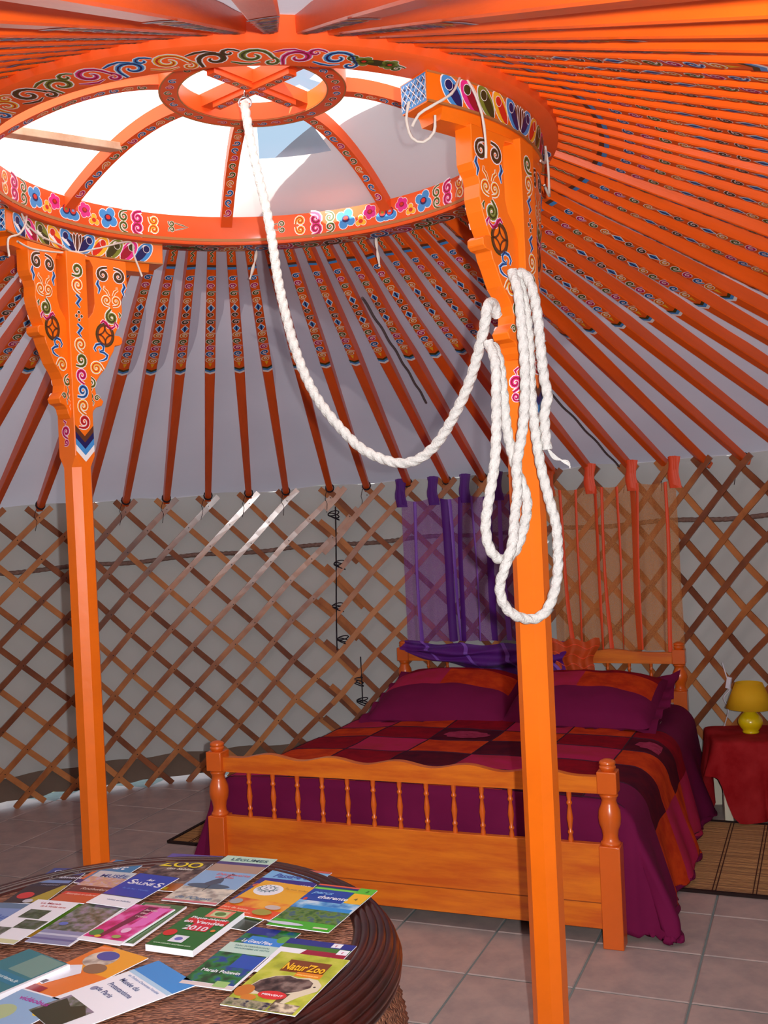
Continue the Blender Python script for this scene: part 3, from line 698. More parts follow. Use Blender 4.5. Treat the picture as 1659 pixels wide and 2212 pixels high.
def board_end(y, z0, z1, zr0, zr1, hb_, blk, htop, nsp, amp, head=False):
    for x in (0, BW): bed_post(x, y, hb_, blk, htop)
    n = 80; lo = [(.03+(BW-.06)*i/n, zr0) for i in range(n+1)]; up = []
    for i in range(n+1):
        t = i/n
        if not head:
            e = min(1, t/.08, (1-t)/.08); w = (.5-.5*math.cos(2*PI*(t-.045)*5.5))
            up.append((.03+(BW-.06)*t, zr1+amp*(w if .045 < t < .955 else 0)))
        else:
            w = math.exp(-((abs(t-.5)-.29)/.06)**2)+.8*math.exp(-((t-.5)/.12)**2); up.append((.03+(BW-.06)*t, zr1+amp*w))
    M = Matrix(((1, 0, 0, 0), (0, 0, 1, y), (0, 1, 0, 0), (0, 0, 0, 1)))
    mb = MB()
    for i in range(n):
        mb.prism([lo[i], lo[i+1], up[i+1], up[i]], M, -.014, .014)
    o = MB(); P = []
    for i in range(n+1): P.append([M @ Vector((lo[i][0], lo[i][1], -.014)), M @ Vector((up[i][0], up[i][1], -.014)), M @ Vector((up[i][0], up[i][1], .014)), M @ Vector((lo[i][0], lo[i][1], .014))])
    o.quadgrid(P, closev=True).build('top_rail', BWOOD, bed)
    pb = MB().box((BW/2, y, (z0+z1)/2), (BW-.06, .024, z1-z0)); 
    po = pb.build('panel', BWOOD, bed); bevel(po, .002)
    if not head:
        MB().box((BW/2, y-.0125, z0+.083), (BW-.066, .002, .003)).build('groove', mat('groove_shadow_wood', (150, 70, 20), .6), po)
    for i in range(nsp):
        x = .03+(BW-.06)*(i+1)/(nsp+1); h = zr0-z1
        prof = [(.0085, 0), (.0085, .06), (.006, .14), (.0095, .17), (.0095, .20), (.0055, .23), (.008, .34), (.0105, .46), (.008, .60), (.0055, .72), (.0095, .75), (.0095, .78), (.006, .82), (.0085, .90), (.0085, 1)]
        s_ = MB().lathe([(r, z1+zz*h) for r, zz in prof], Matrix.Translation((x, y, 0)), 12).build('spindle', BWOOD2, bed, smooth=True)
board_end(0, .055, .325, .487, .540, .325, .490, .59, 13, .018)
board_end(BLn, .10, .47, .600, .655, .47, .60, .70, 12, .014, True)
for x in (.0, BW): MB().box((x, BLn/2, .24), (.024, BLn-.06, .14)).build('side_rail', BWOOD, bed)
MB().box((BW/2, BLn/2+.05, .33), (BW-.06, BLn-.16, .17)).build('mattress', mat('mattress_cloth', (220, 214, 205), .9), bed)
# duvet
DV = [mat('duvet_plum', (116, 20, 70), .85, .15, var=.10, scale=5, bump=.25, bscale=14), mat('duvet_orange', (214, 74, 24), .85, .1, c2=(184, 50, 22), scale=14),
      mat('duvet_red', (150, 14, 34), .85, .1, c2=(124, 12, 32), scale=16), mat('duvet_pink', (188, 40, 92), .85, .1, c2=(172, 44, 70), scale=8),
      mat('duvet_dark', (92, 16, 36), .85, .1, c2=(70, 14, 36), scale=14)]
PATT = [[2, 3, 1, 4], [3, 1, 2, 2], [1, 2, 3, 4], [2, 5, 1, 3], [3, 1, 4, 1], [1, 2, 3, 4], [2, 5, 1, 4]]
XE = [-.02+.27*i for i in range(8)]; YE_ = [0, .07, .32, .58, .84, 1.06, 1.26]
def duvet_pt(s_, v):
    Wd = BW/2+.035; cx = BW/2; e = abs(s_-cx); sg = 1 if s_ > cx else -1
    top = .452-.02*(e/Wd)**2-.03*max(0, min(1, v-.1))
    n1 = noise.noise(Vector((s_*2.2, v*2.2, 3)))*.012+noise.noise(Vector((s_*6, v*6, 8)))*.004
    y = v; dropv = 0
    if v < .07:
        dropv = (.07-v); y = .06+.012*math.sin(s_*16)*min(1, dropv*6)
    if e <= Wd-.06: x = s_; drop = 0
    else:
        q = e-(Wd-.06); r = .09
        if q < r*PI/2: x = cx+sg*(Wd-.06+r*math.sin(q/r)); drop = r*(1-math.cos(q/r))
        else:
            d = q-r*PI/2; fl_ = (.075+.018*math.sin(v*9+1)+.014*math.sin(v*23)) * min(1, d/.26); drop = r+d*.97
            fl_ += (.015 if sg > 0 else .01)*max(0, 1-v/.4)*min(1, d/.2)
            x = cx+sg*(Wd-.06+r+fl_)
    y2 = y-(.03*max(0, 1-v/.3)*min(1, drop*3) if e > Wd-.02 else 0)
    dd = max(drop, dropv)+.2*min(drop, dropv)
    z = top+n1*(1 if dd < .1 else .3)-dd
    if z < .012: z = .012+.006*(1+math.sin(s_*40+v*31)); x += sg*.01
    if e > Wd and v < .2: y2 = y
    return Vector((x, y2, z))
XS = sorted(set([round(-.56+.0225*i, 4) for i in range(0, 113)]+[round(x, 4) for x in XE])); YS = sorted(set([round(-.33+.03*i, 4) for i in range(0, 76)]+[round(y, 4) for y in YE_]))
YS = [y for y in YS if y < 1.86]
P = [[duvet_pt(x, y) for y in YS] for x in XS]
def duv_m(i, j):
    x = (XS[i]+XS[i+1])/2; y = (YS[j]+YS[j+1])/2
    if x < XE[0] or x > XE[-1] or y < YE_[0] or y > YE_[-1]: return 0
    c = max(k for k in range(len(XE)) if XE[k] <= x); r_ = max(k for k in range(len(YE_)) if YE_[k] <= y)
    if c > 6: return 0
    rr = [0, 0, 1, 2, 3, 3][r_] if r_ < 6 else 0
    rr = {0: 3, 1: 3, 2: 2, 3: 1, 4: 0, 5: 0}[r_] if False else [3, 2, 1, 0, 3, 2][5-r_] if False else rr
    tab = {5: [3, 1, 2, 3, 1, 2, 3], 4: [1, 2, 5, 1, 2, 5, 1], 3: [2, 3, 1, 4, 3, 1, 3], 2: [1, 2, 4, 3, 2, 4, 1], 1: [3, 1, 2, 1, 4, 0, 0], 0: [0]*7}[r_]
    m_ = tab[c]
    if m_ == 5: return 4
    return m_
dv = MB(); dv.quadgrid(P, mf=duv_m); duv = dv.build('duvet', DV, smooth=True, label='plum duvet with patchwork of orange, red and pink squares on the bed', cat='duvet')
duv.matrix_world = BM; sb = duv.modifiers.new('s', 'SUBSURF'); sb.levels = sb.render_levels = 1
so = duv.modifiers.new('t', 'SOLIDIFY'); so.thickness = .012; so.offset = 1
mo = MB()
for c_, r_ in ((2, 4), (5, 4)):
    cx_, cy_ = (XE[c_]+XE[c_+1])/2, (YE_[r_]+YE_[r_+1])/2
    mo.quadgrid([[duvet_pt(cx_+q/4*.10*math.cos(2*PI*i/24)*(1+.07*math.sin(i*2.6)), cy_+q/4*.066*math.sin(2*PI*i/24)*(1+.07*math.sin(i*2.6)))+Vector((0, 0, .0145)) for i in range(24)] for q in (.2, 1, 2, 3, 4)], closev=True)
    mo.build('medallion', mat('duvet_rose', (170, 60, 96), .85, .1, c2=(150, 44, 76), scale=40), duv); mo = MB()
seam = MB()
for x in XE:
    seam.tube([duvet_pt(x, y)+Vector((0, 0, .0125)) for y in YS if YE_[1] <= y <= YE_[-1]], .0028, 5)
for y in YE_[1:]:
    seam.tube([duvet_pt(x, y)+Vector((0, 0, .0125)) for x in XS if XE[0] <= x <= XE[-1]], .0022, 5)
o = seam.build('seam', mat('seam_thread', (60, 12, 40), .8), duv)
# pillows
def pillow(label, x, y, rz, w=.66, d=.56, flange=False, tilt=R(12)):
    n, k = 30, 26; P = []
    M = BM @ Matrix.Translation((x, y, .488)) @ Matrix.Rotation(rz, 4, 'Z') @ Matrix.Rotation(tilt, 4, 'X')
    top, bot = [], []
    def th(u, v): return .105*(max(0, 1-abs(u)**2.6)*max(0, 1-abs(v)**2.6))**.5
    mb = MB()
    def mf(i, j):
        v = (j+.5)/k*2-1; u = (i+.5)/n*2-1
        if v < -.22 or abs(u) > .93: return 0
        if v < .48: return 3 if u < -.05 else 1
        return 2 if v < .93 else 4
    for sgn in (1, -1):
        P = []
        for i in range(n+1):
            row = []
            for j in range(k+1):
                u, v = i/n*2-1, j/k*2-1; pin = 1-.07*(abs(u)*abs(v))**1 + .02*(1-abs(u))*0
                z = sgn*th(u, v)*(1 if sgn > 0 else .5)+.010*noise.noise(Vector((u*3+x*5, v*3, sgn)))*(1 if abs(u) < .99 and abs(v) < .99 else 0)
                row.append(Vector((u*w/2*(1-.05*(1-abs(v)**2)*0), v*d/2, z)))
            P.append(row)
        mb.quadgrid(P, mf=mf if sgn > 0 else None)
    o = mb.build('pillow', DV, smooth=True, label=label, cat='pillow'); o.matrix_world = M
    # cloth flange round the edge
    fb = MB(); n2 = 96; Pf = []
    for i in range(n2):
        t = 2*PI*i/n2; c, s_ = math.cos(t), math.sin(t); q = max(abs(c), abs(s_)); u, v = c/q, s_/q
        wv = .012*math.sin(i*1.1); big = .05 if flange and u > .2 and v > -.2 else .03
        Pf.append([(u*w/2*.97, v*d/2*.97, .0), (u*(w/2+big*.5), v*(d/2+big*.5), wv*.5), (u*(w/2+big), v*(d/2+big), wv+(.03 if flange and u > .9 and v > .3 else 0))])
    fb.quadgrid(Pf, closeu=True).build('flange', DV[0], o, smooth=True)
    return o
pillow('plum pillow with pink and orange patches, left of the right post', .40, 1.49, R(1))
pillow('plum pillow with a stiff corner flap, right of the right post', 1.06, 1.49, R(-2), flange=True)
# ---- bamboo mat running under the bed
mc = Vector((-1.01, 4.645, 0)); mdir = Vector((math.cos(R(-22.6)), math.sin(R(-22.6)), 0)); mat_M = Matrix.Translation(mc) @ Matrix.Rotation(R(-22.6), 4, 'Z')
bam = bpy.data.materials.new('bamboo_slats'); bam.use_nodes = True; nt = bam.node_tree; N = nt.nodes; L = nt.links
tc = N.new('ShaderNodeTexCoord'); sp = N.new('ShaderNodeSeparateXYZ'); L.new(tc.outputs['Object'], sp.inputs[0])
nz = N.new('ShaderNodeTexNoise'); mpn = N.new('ShaderNodeMapping'); mpn.inputs['Scale'].default_value = (1.2, 60, 1); L.new(tc.outputs['Object'], mpn.inputs[0]); L.new(mpn.outputs[0], nz.inputs['Vector']); nz.inputs['Scale'].default_value = 1.5
rmp = N.new('ShaderNodeValToRGB'); rmp.color_ramp.elements[0].position = .35; rmp.color_ramp.elements[1].position = .65
rmp.color_ramp.elements[0].color = lin((118, 78, 40))+(1,); rmp.color_ramp.elements[1].color = lin((172, 124, 70))+(1,)
L.new(nz.outputs['Fac'], rmp.inputs[0]); L.new(rmp.outputs[0], N['Principled BSDF'].inputs['Base Color']); N['Principled BSDF'].inputs['Roughness'].default_value = .6
rug = thing('bamboo_mat', 'brown bamboo slat mat with dark edging lying under the bed', 'mat', M=mat_M)
MLN, MWD = 2.62, .845; mb = MB(); nsl = 70
for i in range(nsl):
    y = -MWD*(i+.5)/nsl*-1; w = MWD/nsl*.44; z = .007
    mb.poly([(0, y-w, .003), (MLN, y-w, .003), (MLN, y-w*.5, z), (0, y-w*.5, z)]); mb.poly([(0, y-w*.5, z), (MLN, y-w*.5, z), (MLN, y+w*.5, z), (0, y+w*.5, z)]); mb.poly([(0, y+w*.5, z), (MLN, y+w*.5, z), (MLN, y+w, .003), (0, y+w, .003)])
mb.build('slats', bam, rug, kind='stuff')
EDG = mat('dark_binding', (34, 14, 12), .8)
eb = MB().box((MLN/2, .0, .006), (MLN, .016, .010)).box((MLN/2, MWD, .006), (MLN, .016, .010)).box((0, MWD/2, .006), (.016, MWD, .010)).box((MLN, MWD/2, .006), (.016, MWD, .010)); eb.build('binding', EDG, rug)
sb_ = MB()
for i in range(19):
    x = .10+i*.137
    for e in (-.006, .006): sb_.box((x+e, MWD/2, .0078), (.004, MWD-.02, .0016))
sb_.build('stitching', mat('brown_thread', (74, 38, 24), .8), rug)
# ---- bedside table, cloth, lamp
NT = Vector((1.60, 4.70, 0)); nrz = R(-8)
tbl = thing('bedside_table', 'small low table with pale legs under red cloth beside the bed', 'table', NT, nrz)
WHT = mat('pale_painted_wood', (224, 216, 192), .5)
MB().box((0, 0, .325), (.36, .32, .04)).build('tabletop', WHT, tbl)
for sx in (-1, 1):
    for sy in (-1, 1): MB().box((sx*.155, sy*.135, .155), (.034, .034, .31), taper=1).build('leg', WHT, tbl)
CLOTH = mat('red_gauze', (136, 14, 20), .8, .1, c2=(160, 36, 40), scale=9, bump=.3, bscale=18)
P = []; n = 60
def cl(t, q):                                           # q 0..1 centre to hem, t angle
    c, s_ = math.cos(t), math.sin(t); m_ = max(abs(c), abs(s_)); u, v = c/m_, s_/m_
    if q < .4: k = q/.4; return Vector((u*.19*k, v*.17*k, .352+.003*math.sin(t*5)*k))
    k = (q-.4)/.6; drop = .05+.29*k; low = .5+.5*math.sin(t*2-1.9)
    drop = k*(.34 if not (-2.95 < t < -2.1) else .15) - .06*k*max(0, math.sin(t*3+.4))*(0 if -2.2 < t < -.6 else 1)
    fl_ = .012+(.035+.028*math.sin(t*9+1)+.016*math.sin(t*17))*k
    z = max(.010+.01*math.sin(t*13)**2, .352-drop)
    return Vector((u*(.19+fl_)+(.03*k if t < 0 else 0)*math.sin(t*6), v*(.17+fl_), z))
P = [[cl(-PI+2*PI*i/n, j/22) for j in range(23)] for i in range(n)]
o = MB().quadgrid(P, closeu=True).build('table_cloth', CLOTH, smooth=True, label='crumpled dark red gauze cloth draped over the bedside table', cat='cloth', loc=NT); o.rotation_euler = (0, 0, nrz)
s2 = o.modifiers.new('s', 'SUBSURF'); s2.levels = s2.render_levels = 1
# dark woven windows of the cloth pattern
lamp = thing('table_lamp', 'yellow bedside lamp with round ceramic base and yellow shade', 'lamp', (1.578, 4.70, .352))
YC = mat('yellow_glaze', (222, 196, 10), .25, .5, coat=.4); YS_ = mat('yellow_shade', (226, 176, 30), .7, .2, trans=.15)
MB().lathe([(.001, .0), (.034, .001), (.036, .007), (.032, .012), (.046, .028), (.053, .045), (.051, .062), (.040, .078), (.026, .092), (.020, .106), (.022, .114), (.012, .118), (.001, .118)], None, 32).build('base', YC, lamp, smooth=True)
MB().lathe([(.001, .112), (.010, .112), (.010, .16)], None, 12).build('socket', WHT, lamp, smooth=True)
MB().lathe([(.101, .112), (.1025, .112), (.0585, .222), (.057, .222), (.101, .112)], None, 40).build('lamp_shade', YS_, lamp, smooth=True)
cb = thing('switch_cord', 'white lamp cord with inline switch hanging on the lattice beside the lamp', 'cord')
WC = mat('white_plastic', (228, 230, 240), .4)
a_ = [gpt(47.5, GR-.06, .62), gpt(47.2, GR-.055, .56), gpt(46.9, GR-.05, .50), gpt(47.6, GR-.05, .45), gpt(47.2, GR-.05, .39), (1.47, 4.78, .30), (1.50, 4.80, .12)]
MB().tube(catmull(a_, .01), .003, 6).build('cable', WC, cb, smooth=True)
q = gpt(47.0, GR-.052, .525); bevel(MB().box((0, 0, 0), (.022, .016, .055), Matrix.Translation(q) @ Matrix.Rotation(R(-43), 4, 'Z') @ Matrix.Rotation(R(12), 4, 'Y')).build('switch', WC, cb), .003)
# ---- sheer curtains on the lattice
def curtain(name, label, u0, u1, z0, main, tabs, rib, ribs, bunch, seed):
    th_ = thing(name, label, 'curtain'); rn = random.Random(seed)
    a0, a1 = foot_ang(u0), foot_ang(u1); nu, nv = 110, 26; Rr = GR-.06
    def pt(s_, t, off=0):
        a = a0+(a1-a0)*s_; zt = ztop(a)-.055-.020*abs(math.sin(s_*PI*tabs[1])); z = zt+(z0-zt)*t
        s2 = s_+.012*math.sin(s_*40)*t; a = a0+(a1-a0)*s2
        r = Rr-.012*math.sin(s_*PI*tabs[1]*4+seed)*(.4+t)-.014*noise.noise(Vector((s_*16, t*1.3, seed)))
        return gpt(a, r-off, z)
    MB().quadgrid([[pt(i/nu, j/nv) for j in range(nv+1)] for i in range(nu+1)]).build('veil', main, th_, smooth=True)
    for s_, w, dr in ribs:
        P = []; rmat = bunch[1] if w >= .018 else rib
        for j in range(nv+1):
            t = j/nv; c = s_+dr*t+.006*math.sin(t*5+s_*20); P.append([pt(c-w, t, .006), pt(c, t, .012), pt(c+w, t, .006)])
        MB().quadgrid(P).build('ribbon', rmat, th_, smooth=True)
    for i in range(tabs[0]):
        s_ = i/(tabs[0]-1) if tabs[0] > 1 else .5; a = a0+(a1-a0)*s_; zt = ztop(a); mb = MB()
        for q in range(3):
            da = .35*(q-1); mb.quadgrid([[gpt(a+da*.5-.40-.1*math.cos(k_), Rr-.006*q-.01*math.sin(k_*.5), zt-.10+.15*k_/6), gpt(a+da*.5+.1*math.sin(k_), Rr-.020-.006*q, zt-.10+.155*k_/6), gpt(a+da*.5+.40-.1*math.cos(k_*1.3), Rr-.006*q, zt-.10+.15*k_/6)] for k_ in range(7)])
        mb.build('tab', rib if name.startswith('orange') and i else bunch[1], th_, smooth=True)
    # gathered swag at the bottom
    P = []
    for i in range(41):
        t = i/40; row = []
        for j in range(17):
            s_ = j/16; row.append(bunch[0](t, s_))
        P.append(row)
    MB().quadgrid(P).build('gathered_swag', bunch[1], th_, smooth=True)
    P = []
    for q in range(4):
        r0 = .1+.25*q; MB().quadgrid([[bunch[0](min(1, r0+.05*k/4+.10*s_/16*4*.3), s_/16)+Vector((0, -.008, .004)) for s_ in range(17)] for k in range(3)]).build('ribbon', rib, th_, smooth=True)
    return th_
PUR = sheer('purple_organza', (176, 108, 200), .32); PURD = sheer('purple_organza_gathered', (92, 26, 140), .80); PURR = mat('purple_ribbon', (132, 84, 190), .5)
ORG = sheer('orange_organza', (240, 170, 100), .34); ORGD = sheer('orange_organza_gathered', (214, 84, 30), .82); ORR = mat('coral_ribbon', (236, 84, 46), .5)
def bunchP(t, s_):
    x = .03+.86*t; hi = .715-.02*math.sin(PI*t); lo = .655-.13*t**.8-.02*math.sin(PI*t)
    return BM @ Vector((x+.012*math.sin(s_*9), 1.865-.035*math.sin(s_*PI)-.016*math.sin(s_*14+t*9), hi+(lo-hi)*s_+.006*math.sin(t*22+s_*8)))
curtain('purple_curtain', 'sheer purple organza curtain hung from the lattice behind the left bed half', 8.85, 12.4, .695, PUR, (5, 4), PURR,
        [(.10, .012, .02), (.33, .03, .03), (.37, .012, .05), (.46, .018, -.02), (.55, .01, .03), (.66, .03, .02), (.76, .014, .02), (.86, .02, -.01), (.95, .02, 0)], (bunchP, PURD), 3)
def bunchO(t, s_):
    w = 1-.35*t
    return BM @ Vector((.93+(s_-.5)*.26*w+.01*math.sin(t*9), 1.86-.030*math.sin(s_*PI)-.016*math.sin(s_*16), .725-.19*t+.012*math.sin(s_*15)))
curtain('orange_curtain', 'sheer orange organza curtain with coral ribbons behind the right bed half', 12.95, 16.35, .66, ORG, (4, 3), ORR,
        [(.08, .012, .06), (.22, .010, -.03), (.36, .016, .02), (.42, .010, .03), (.55, .012, -.01), (.66, .022, .005), (.70, .012, -.03), (.93, .010, .0)], (bunchO, ORGD), 5)
# ---- round table
TC = Vector((-.473, 1.755, 0)); TZ = .725
tab = thing('round_table', 'round woven rattan table with dark banded rim covered in leaflets', 'table', TC)
WV = bpy.data.materials.new('woven_fibre'); WV.use_nodes = True; nt = WV.node_tree; N = nt.nodes; L = nt.links; bs = N['Principled BSDF']; bs.inputs['Roughness'].default_value = .45
tc = N.new('ShaderNodeTexCoord'); vo = N.new('ShaderNodeTexVoronoi'); vo.inputs['Scale'].default_value = 120; mp = N.new('ShaderNodeMapping'); mp.inputs['Scale'].default_value = (1, 1.7, 1); mp.inputs['Rotation'].default_value = (0, 0, .6)
L.new(tc.outputs['Object'], mp.inputs[0]); L.new(mp.outputs[0], vo.inputs['Vector'])
cr = N.new('ShaderNodeValToRGB'); cr.color_ramp.elements[0].color = lin((74, 40, 28))+(1,); cr.color_ramp.elements[1].color = lin((158, 106, 80))+(1,); cr.color_ramp.elements[1].position = .95
L.new(vo.outputs['Color'], cr.inputs[0]); L.new(cr.outputs[0], bs.inputs['Base Color'])
bp = N.new('ShaderNodeBump'); bp.inputs['Strength'].default_value = .8; bp.inputs['Distance'].default_value = .004; bp.invert = True; L.new(vo.outputs['Distance'], bp.inputs['Height']); L.new(bp.outputs[0], bs.inputs['Normal'])
RIM = mat('dark_rattan', (62, 20, 12), .3, .4, c2=(36, 12, 9), scale=9, coat=.5)
MB().lathe([(.001, TZ-.002), (.392, TZ-.002), (.392, TZ-.02), (.001, TZ-.02)], None, 96).build('woven_top', WV, tab)
for i, (r_, z, w) in enumerate(((.397, -.004, .0085), (.410, -.002, .0085), (.423, -.003, .0085), (.436, -.006, .0085), (.447, -.013, .009), (.455, -.025, .010), (.460, -.040, .010), (.459, -.053, .009))):
    MB().tube([(r_*math.cos(t), r_*math.sin(t), TZ+z) for t in [2*PI*j/110 for j in range(110)]], w, 10, close=True).build('rim_coil', RIM, tab, smooth=True)
prof = [(.440, TZ-.05), (.452, .645), (.466, .60), (.475, .54), (.477, .47), (.474, .40), (.468, .30), (.450, .18), (.42, .06), (.40, .0)]
wb = MB(); P = []
pr_ = catmull([(a_, b_, 0) for a_, b_ in prof], .010)
for j, p_ in enumerate(pr_):
    P.append([((p_.x+.005*math.sin(i*PI/2+j*PI))*math.cos(2*PI*i/150), (p_.x+.005*math.sin(i*PI/2+j*PI))*math.sin(2*PI*i/150), p_.y) for i in range(150)])
wb.quadgrid(P, closev=True).build('woven_body', WV, tab, smooth=True)
# ---- leaflets
def photo(name, c1, c2, c3, sc=30):
    if name in MATS: return MATS[name]
    m_ = mat(name, c1, .3, .5, coat=.25); nt = m_.node_tree; N = nt.nodes; L = nt.links
    tc = N.new('ShaderNodeTexCoord'); n_ = N.new('ShaderNodeTexNoise'); n_.inputs['Scale'].default_value = sc*2.2; n_.inputs['Detail'].default_value = 6
    L.new(tc.outputs['Object'], n_.inputs['Vector']); r_ = N.new('ShaderNodeValToRGB'); e = r_.color_ramp.elements
    e[0].position = .38; e[0].color = lin(c1)+(1,); e[1].position = .62; e[1].color = lin(c3)+(1,); x_ = e.new(.5); x_.color = lin(c2)+(1,)
    L.new(n_.outputs['Fac'], r_.inputs[0]); L.new(r_.outputs[0], N['Principled BSDF'].inputs['Base Color']); return m_
def ink(c): return mat('ink_%d_%d_%d' % c, c, .3, .5, coat=.25)
def text_mesh(txt, h, ma, shear=0, width=None):
    cu = bpy.data.curves.new('t', 'FONT'); cu.body = txt; cu.size = h; cu.shear = shear; cu.resolution_u = 3; cu.align_x = 'LEFT'; cu.offset = h*.022
    o = bpy.data.objects.new('t', cu); COL.objects.link(o); dg = bpy.context.evaluated_depsgraph_get()
    me = bpy.data.meshes.new_from_object(o.evaluated_get(dg)); bpy.data.objects.remove(o); bpy.data.curves.remove(cu)
    me.materials.clear(); me.materials.append(ma); return me
WHc = (232, 234, 240)
def leaflet(key, label, base, els, texts=(), thick=.0012, curl=0, name='leaflet'):
    cx, cy, ang, w, h_, lv = base
    z = TZ+.0012+lv*.0042
    M = Matrix.Translation((cx, cy, z)) @ Matrix.Rotation(R(ang), 4, 'Z')
    mats = [mat('paper', WHc, .35, .4, coat=.1)]; mb = MB().box((0, 0, thick/2), (w, h_, thick))
    lay = thick
    for e in els:
        lay += .00010; c = e[-1]
        m_ = c if not isinstance(c, tuple) else ink(c)
        if m_ not in mats: mats.append(m_)
        mi = mats.index(m_)
        if e[0] == 'r': _, x0, y0, x1, y1, _c = e; mb.poly([((x-.5)*w, (y-.5)*h_, lay) for x, y in ((x0, y0), (x1, y0), (x1, y1), (x0, y1))], mi)
        elif e[0] == 'o': _, x, y, rx, ry, _c = e; mb.poly([((x-.5+rx*math.cos(2*PI*i/20))*w, (y-.5)*h_+ry*h_*math.sin(2*PI*i/20), lay) for i in range(20)], mi)
        elif e[0] == 'p': mb.poly([((x-.5)*w, (y-.5)*h_, lay) for x, y in e[1]], mi)
    o = mb.build(name, mats, label=label, cat='leaflet' if name == 'leaflet' else 'booklet'); o.matrix_world = M
    for t in texts:
        s_, x, y, fh, c = t[:5]; sh = t[5] if len(t) > 5 else 0; fw = t[6] if len(t) > 6 else None
        me = text_mesh(s_, fh*h_, ink(c), sh); xs = [v.co.x for v in me.vertices]
        q = link('lettering', me, o); q.location = ((x-.5)*w, (y-.5)*h_, lay+.00015)
        if fw and xs: q.scale = (fw*w/(max(xs)-min(xs)), 1, 1)
    return o
G1 = photo('photo_marsh', (40, 92, 30), (96, 130, 50), (60, 96, 110)); G2 = photo('photo_green_blue', (16, 60, 30), (30, 120, 50), (24, 60, 140), 18)
G3 = photo('photo_sky', (40, 120, 190), (120, 180, 220), (200, 220, 235), 12); G4 = photo('photo_dark_animal', (36, 24, 22), (84, 64, 58), (130, 110, 100), 22)
G5 = photo('photo_sand', (150, 140, 130), (196, 190, 176), (220, 210, 190), 20); G6 = photo('photo_grey_tree', (60, 76, 54), (104, 112, 98), (140, 130, 150), 26)
G7 = photo('photo_magenta', (170, 20, 90), (206, 40, 130), (226, 110, 180), 14); G8 = photo('photo_goose', (70, 58, 48), (140, 124, 104), (216, 200, 170), 34)
G9 = photo('photo_orange', (196, 70, 24), (222, 130, 34), (236, 170, 50), 9)
bk = {'chateau':(-0.6821,2.0529,-11.8,0.080,0.188,0),'parc':(-0.5758,2.1118,-19.3,0.082,0.134,0),'musee':(-0.5840,2.0212,-18.9,0.082,0.162,1),'salines':(-0.4997,1.9814,-24.5,0.092,0.158,2),
'zoo':(-0.4484,2.0980,-17.4,0.116,0.200,0),'legumes':(-0.3425,2.0318,-20.4,0.112,0.250,1),'bateau':(-0.2238,1.9863,-22.5,0.120,0.185,0),'soleil':(-0.2427,1.9127,-28.1,0.119,0.160,1),'charente':(-0.1369,1.8518,-23.8,0.117,0.197,2),
'vendee':(-0.3475,1.7825,-22.3,0.090,0.165,0),'vertpeek':(-0.2796,1.8430,-28.8,0.084,0.09,0),'rose':(-0.4746,1.8266,-23.3,0.088,0.158,1),'rosev':(-0.4575,1.8377,-20.2,0.089,0.170,0),'gris':(-0.5629,1.8416,-18.6,0.088,0.178,1),
'vert':(-0.5991,1.8716,-17.1,0.075,0.160,0),'blanc':(-0.6571,1.8532,-18.4,0.088,0.185,2),'bleu':(-0.7422,1.8866,-13.5,0.080,0.160,0),'teal':(-0.6126,1.6434,-38.5,0.111,0.140,0),'enfant':(-0.5632,1.5132,-31.6,0.102,0.125,1),
'orange':(-0.5048,1.6459,-35.2,0.105,0.185,0),'paris':(-0.4301,1.5541,-49.5,0.120,0.215,1),'marais':(-0.2693,1.6414,-21.5,0.090,0.155,1),'grand':(-0.2396,1.7186,-24.4,0.090,0.135,0),'maisons':(-0.1538,1.6537,-22.0,0.118,0.126,1),'natur':(-0.1743,1.5645,-22.3,0.119,0.185,2)}
leaflet('chateau', 'dark blue leaflet with a red fruit and yellow curve, far left of the table', bk['chateau'], [('r', 0, 0, 1, 1, (18, 18, 40)), ('r', 0, .80, 1, 1, (40, 60, 130)), ('r', .05, .56, .95, .64, (110, 140, 190)), ('r', 0, 0, 1, .45, (30, 14, 12)), ('p', ((.55, 0), (1, .1), (1, .5), (.9, .5), (.5, .1)), (170, 150, 30)), ('o', .3, .2, .2, .09, (200, 40, 34)), ('o', .55, .06, .12, .05, (190, 190, 200))],
        [('Château', .15, .86, .10, (190, 200, 230)), ('de Talmont', .12, .69, .09, (210, 214, 230)), ('musical', .3, .48, .07, (120, 120, 140))])
leaflet('parc', 'blue leaflet with orange borders reading Parc, near the left post foot', bk['parc'], [('r', 0, 0, 1, 1, (196, 104, 60)), ('p', ((.12, .15), (1, .25), (1, 1), (.1, 1)), (34, 120, 170)), ('r', 0, 0, 1, .14, (40, 40, 100))], [('Parc', .25, .62, .26, WHc, .4, .5)])
leaflet('musee', 'pale leaflet with blue Musée heading and orange foot', bk['musee'], [('r', 0, .8, 1, 1, (190, 200, 205)), ('r', 0, .5, 1, .8, photo('photo_blush', (180, 140, 150), (196, 160, 120), (190, 170, 190))), ('r', 0, .3, 1, .5, (92, 42, 36)), ('r', 0, 0, 1, .3, (196, 84, 34)), ('r', 0, .2, .9, .3, (206, 60, 40))], [('MUSÉE', .22, .80, .14, (50, 84, 150), 0, .72), ('Rochefort', .25, .38, .09, (200, 180, 170), .3), ('historique et culturel', .1, .21, .07, (230, 190, 170), .3, .8)])
leaflet('salines', 'bright blue leaflet titled Les Salines with white foot', bk['salines'], [('r', 0, .28, 1, 1, (20, 58, 168)), ('r', 0, .27, 1, .29, (60, 70, 80))], [('les', .42, .80, .09, WHc, .3), ('S', .10, .66, .20, WHc), ('ALINE', .24, .66, .12, WHc, 0, .50), ('S', .78, .64, .20, WHc), ('Île de Ré - Vendée', .2, .5, .05, (90, 130, 210)), ('visites et balades', .3, .14, .05, (120, 130, 160))])
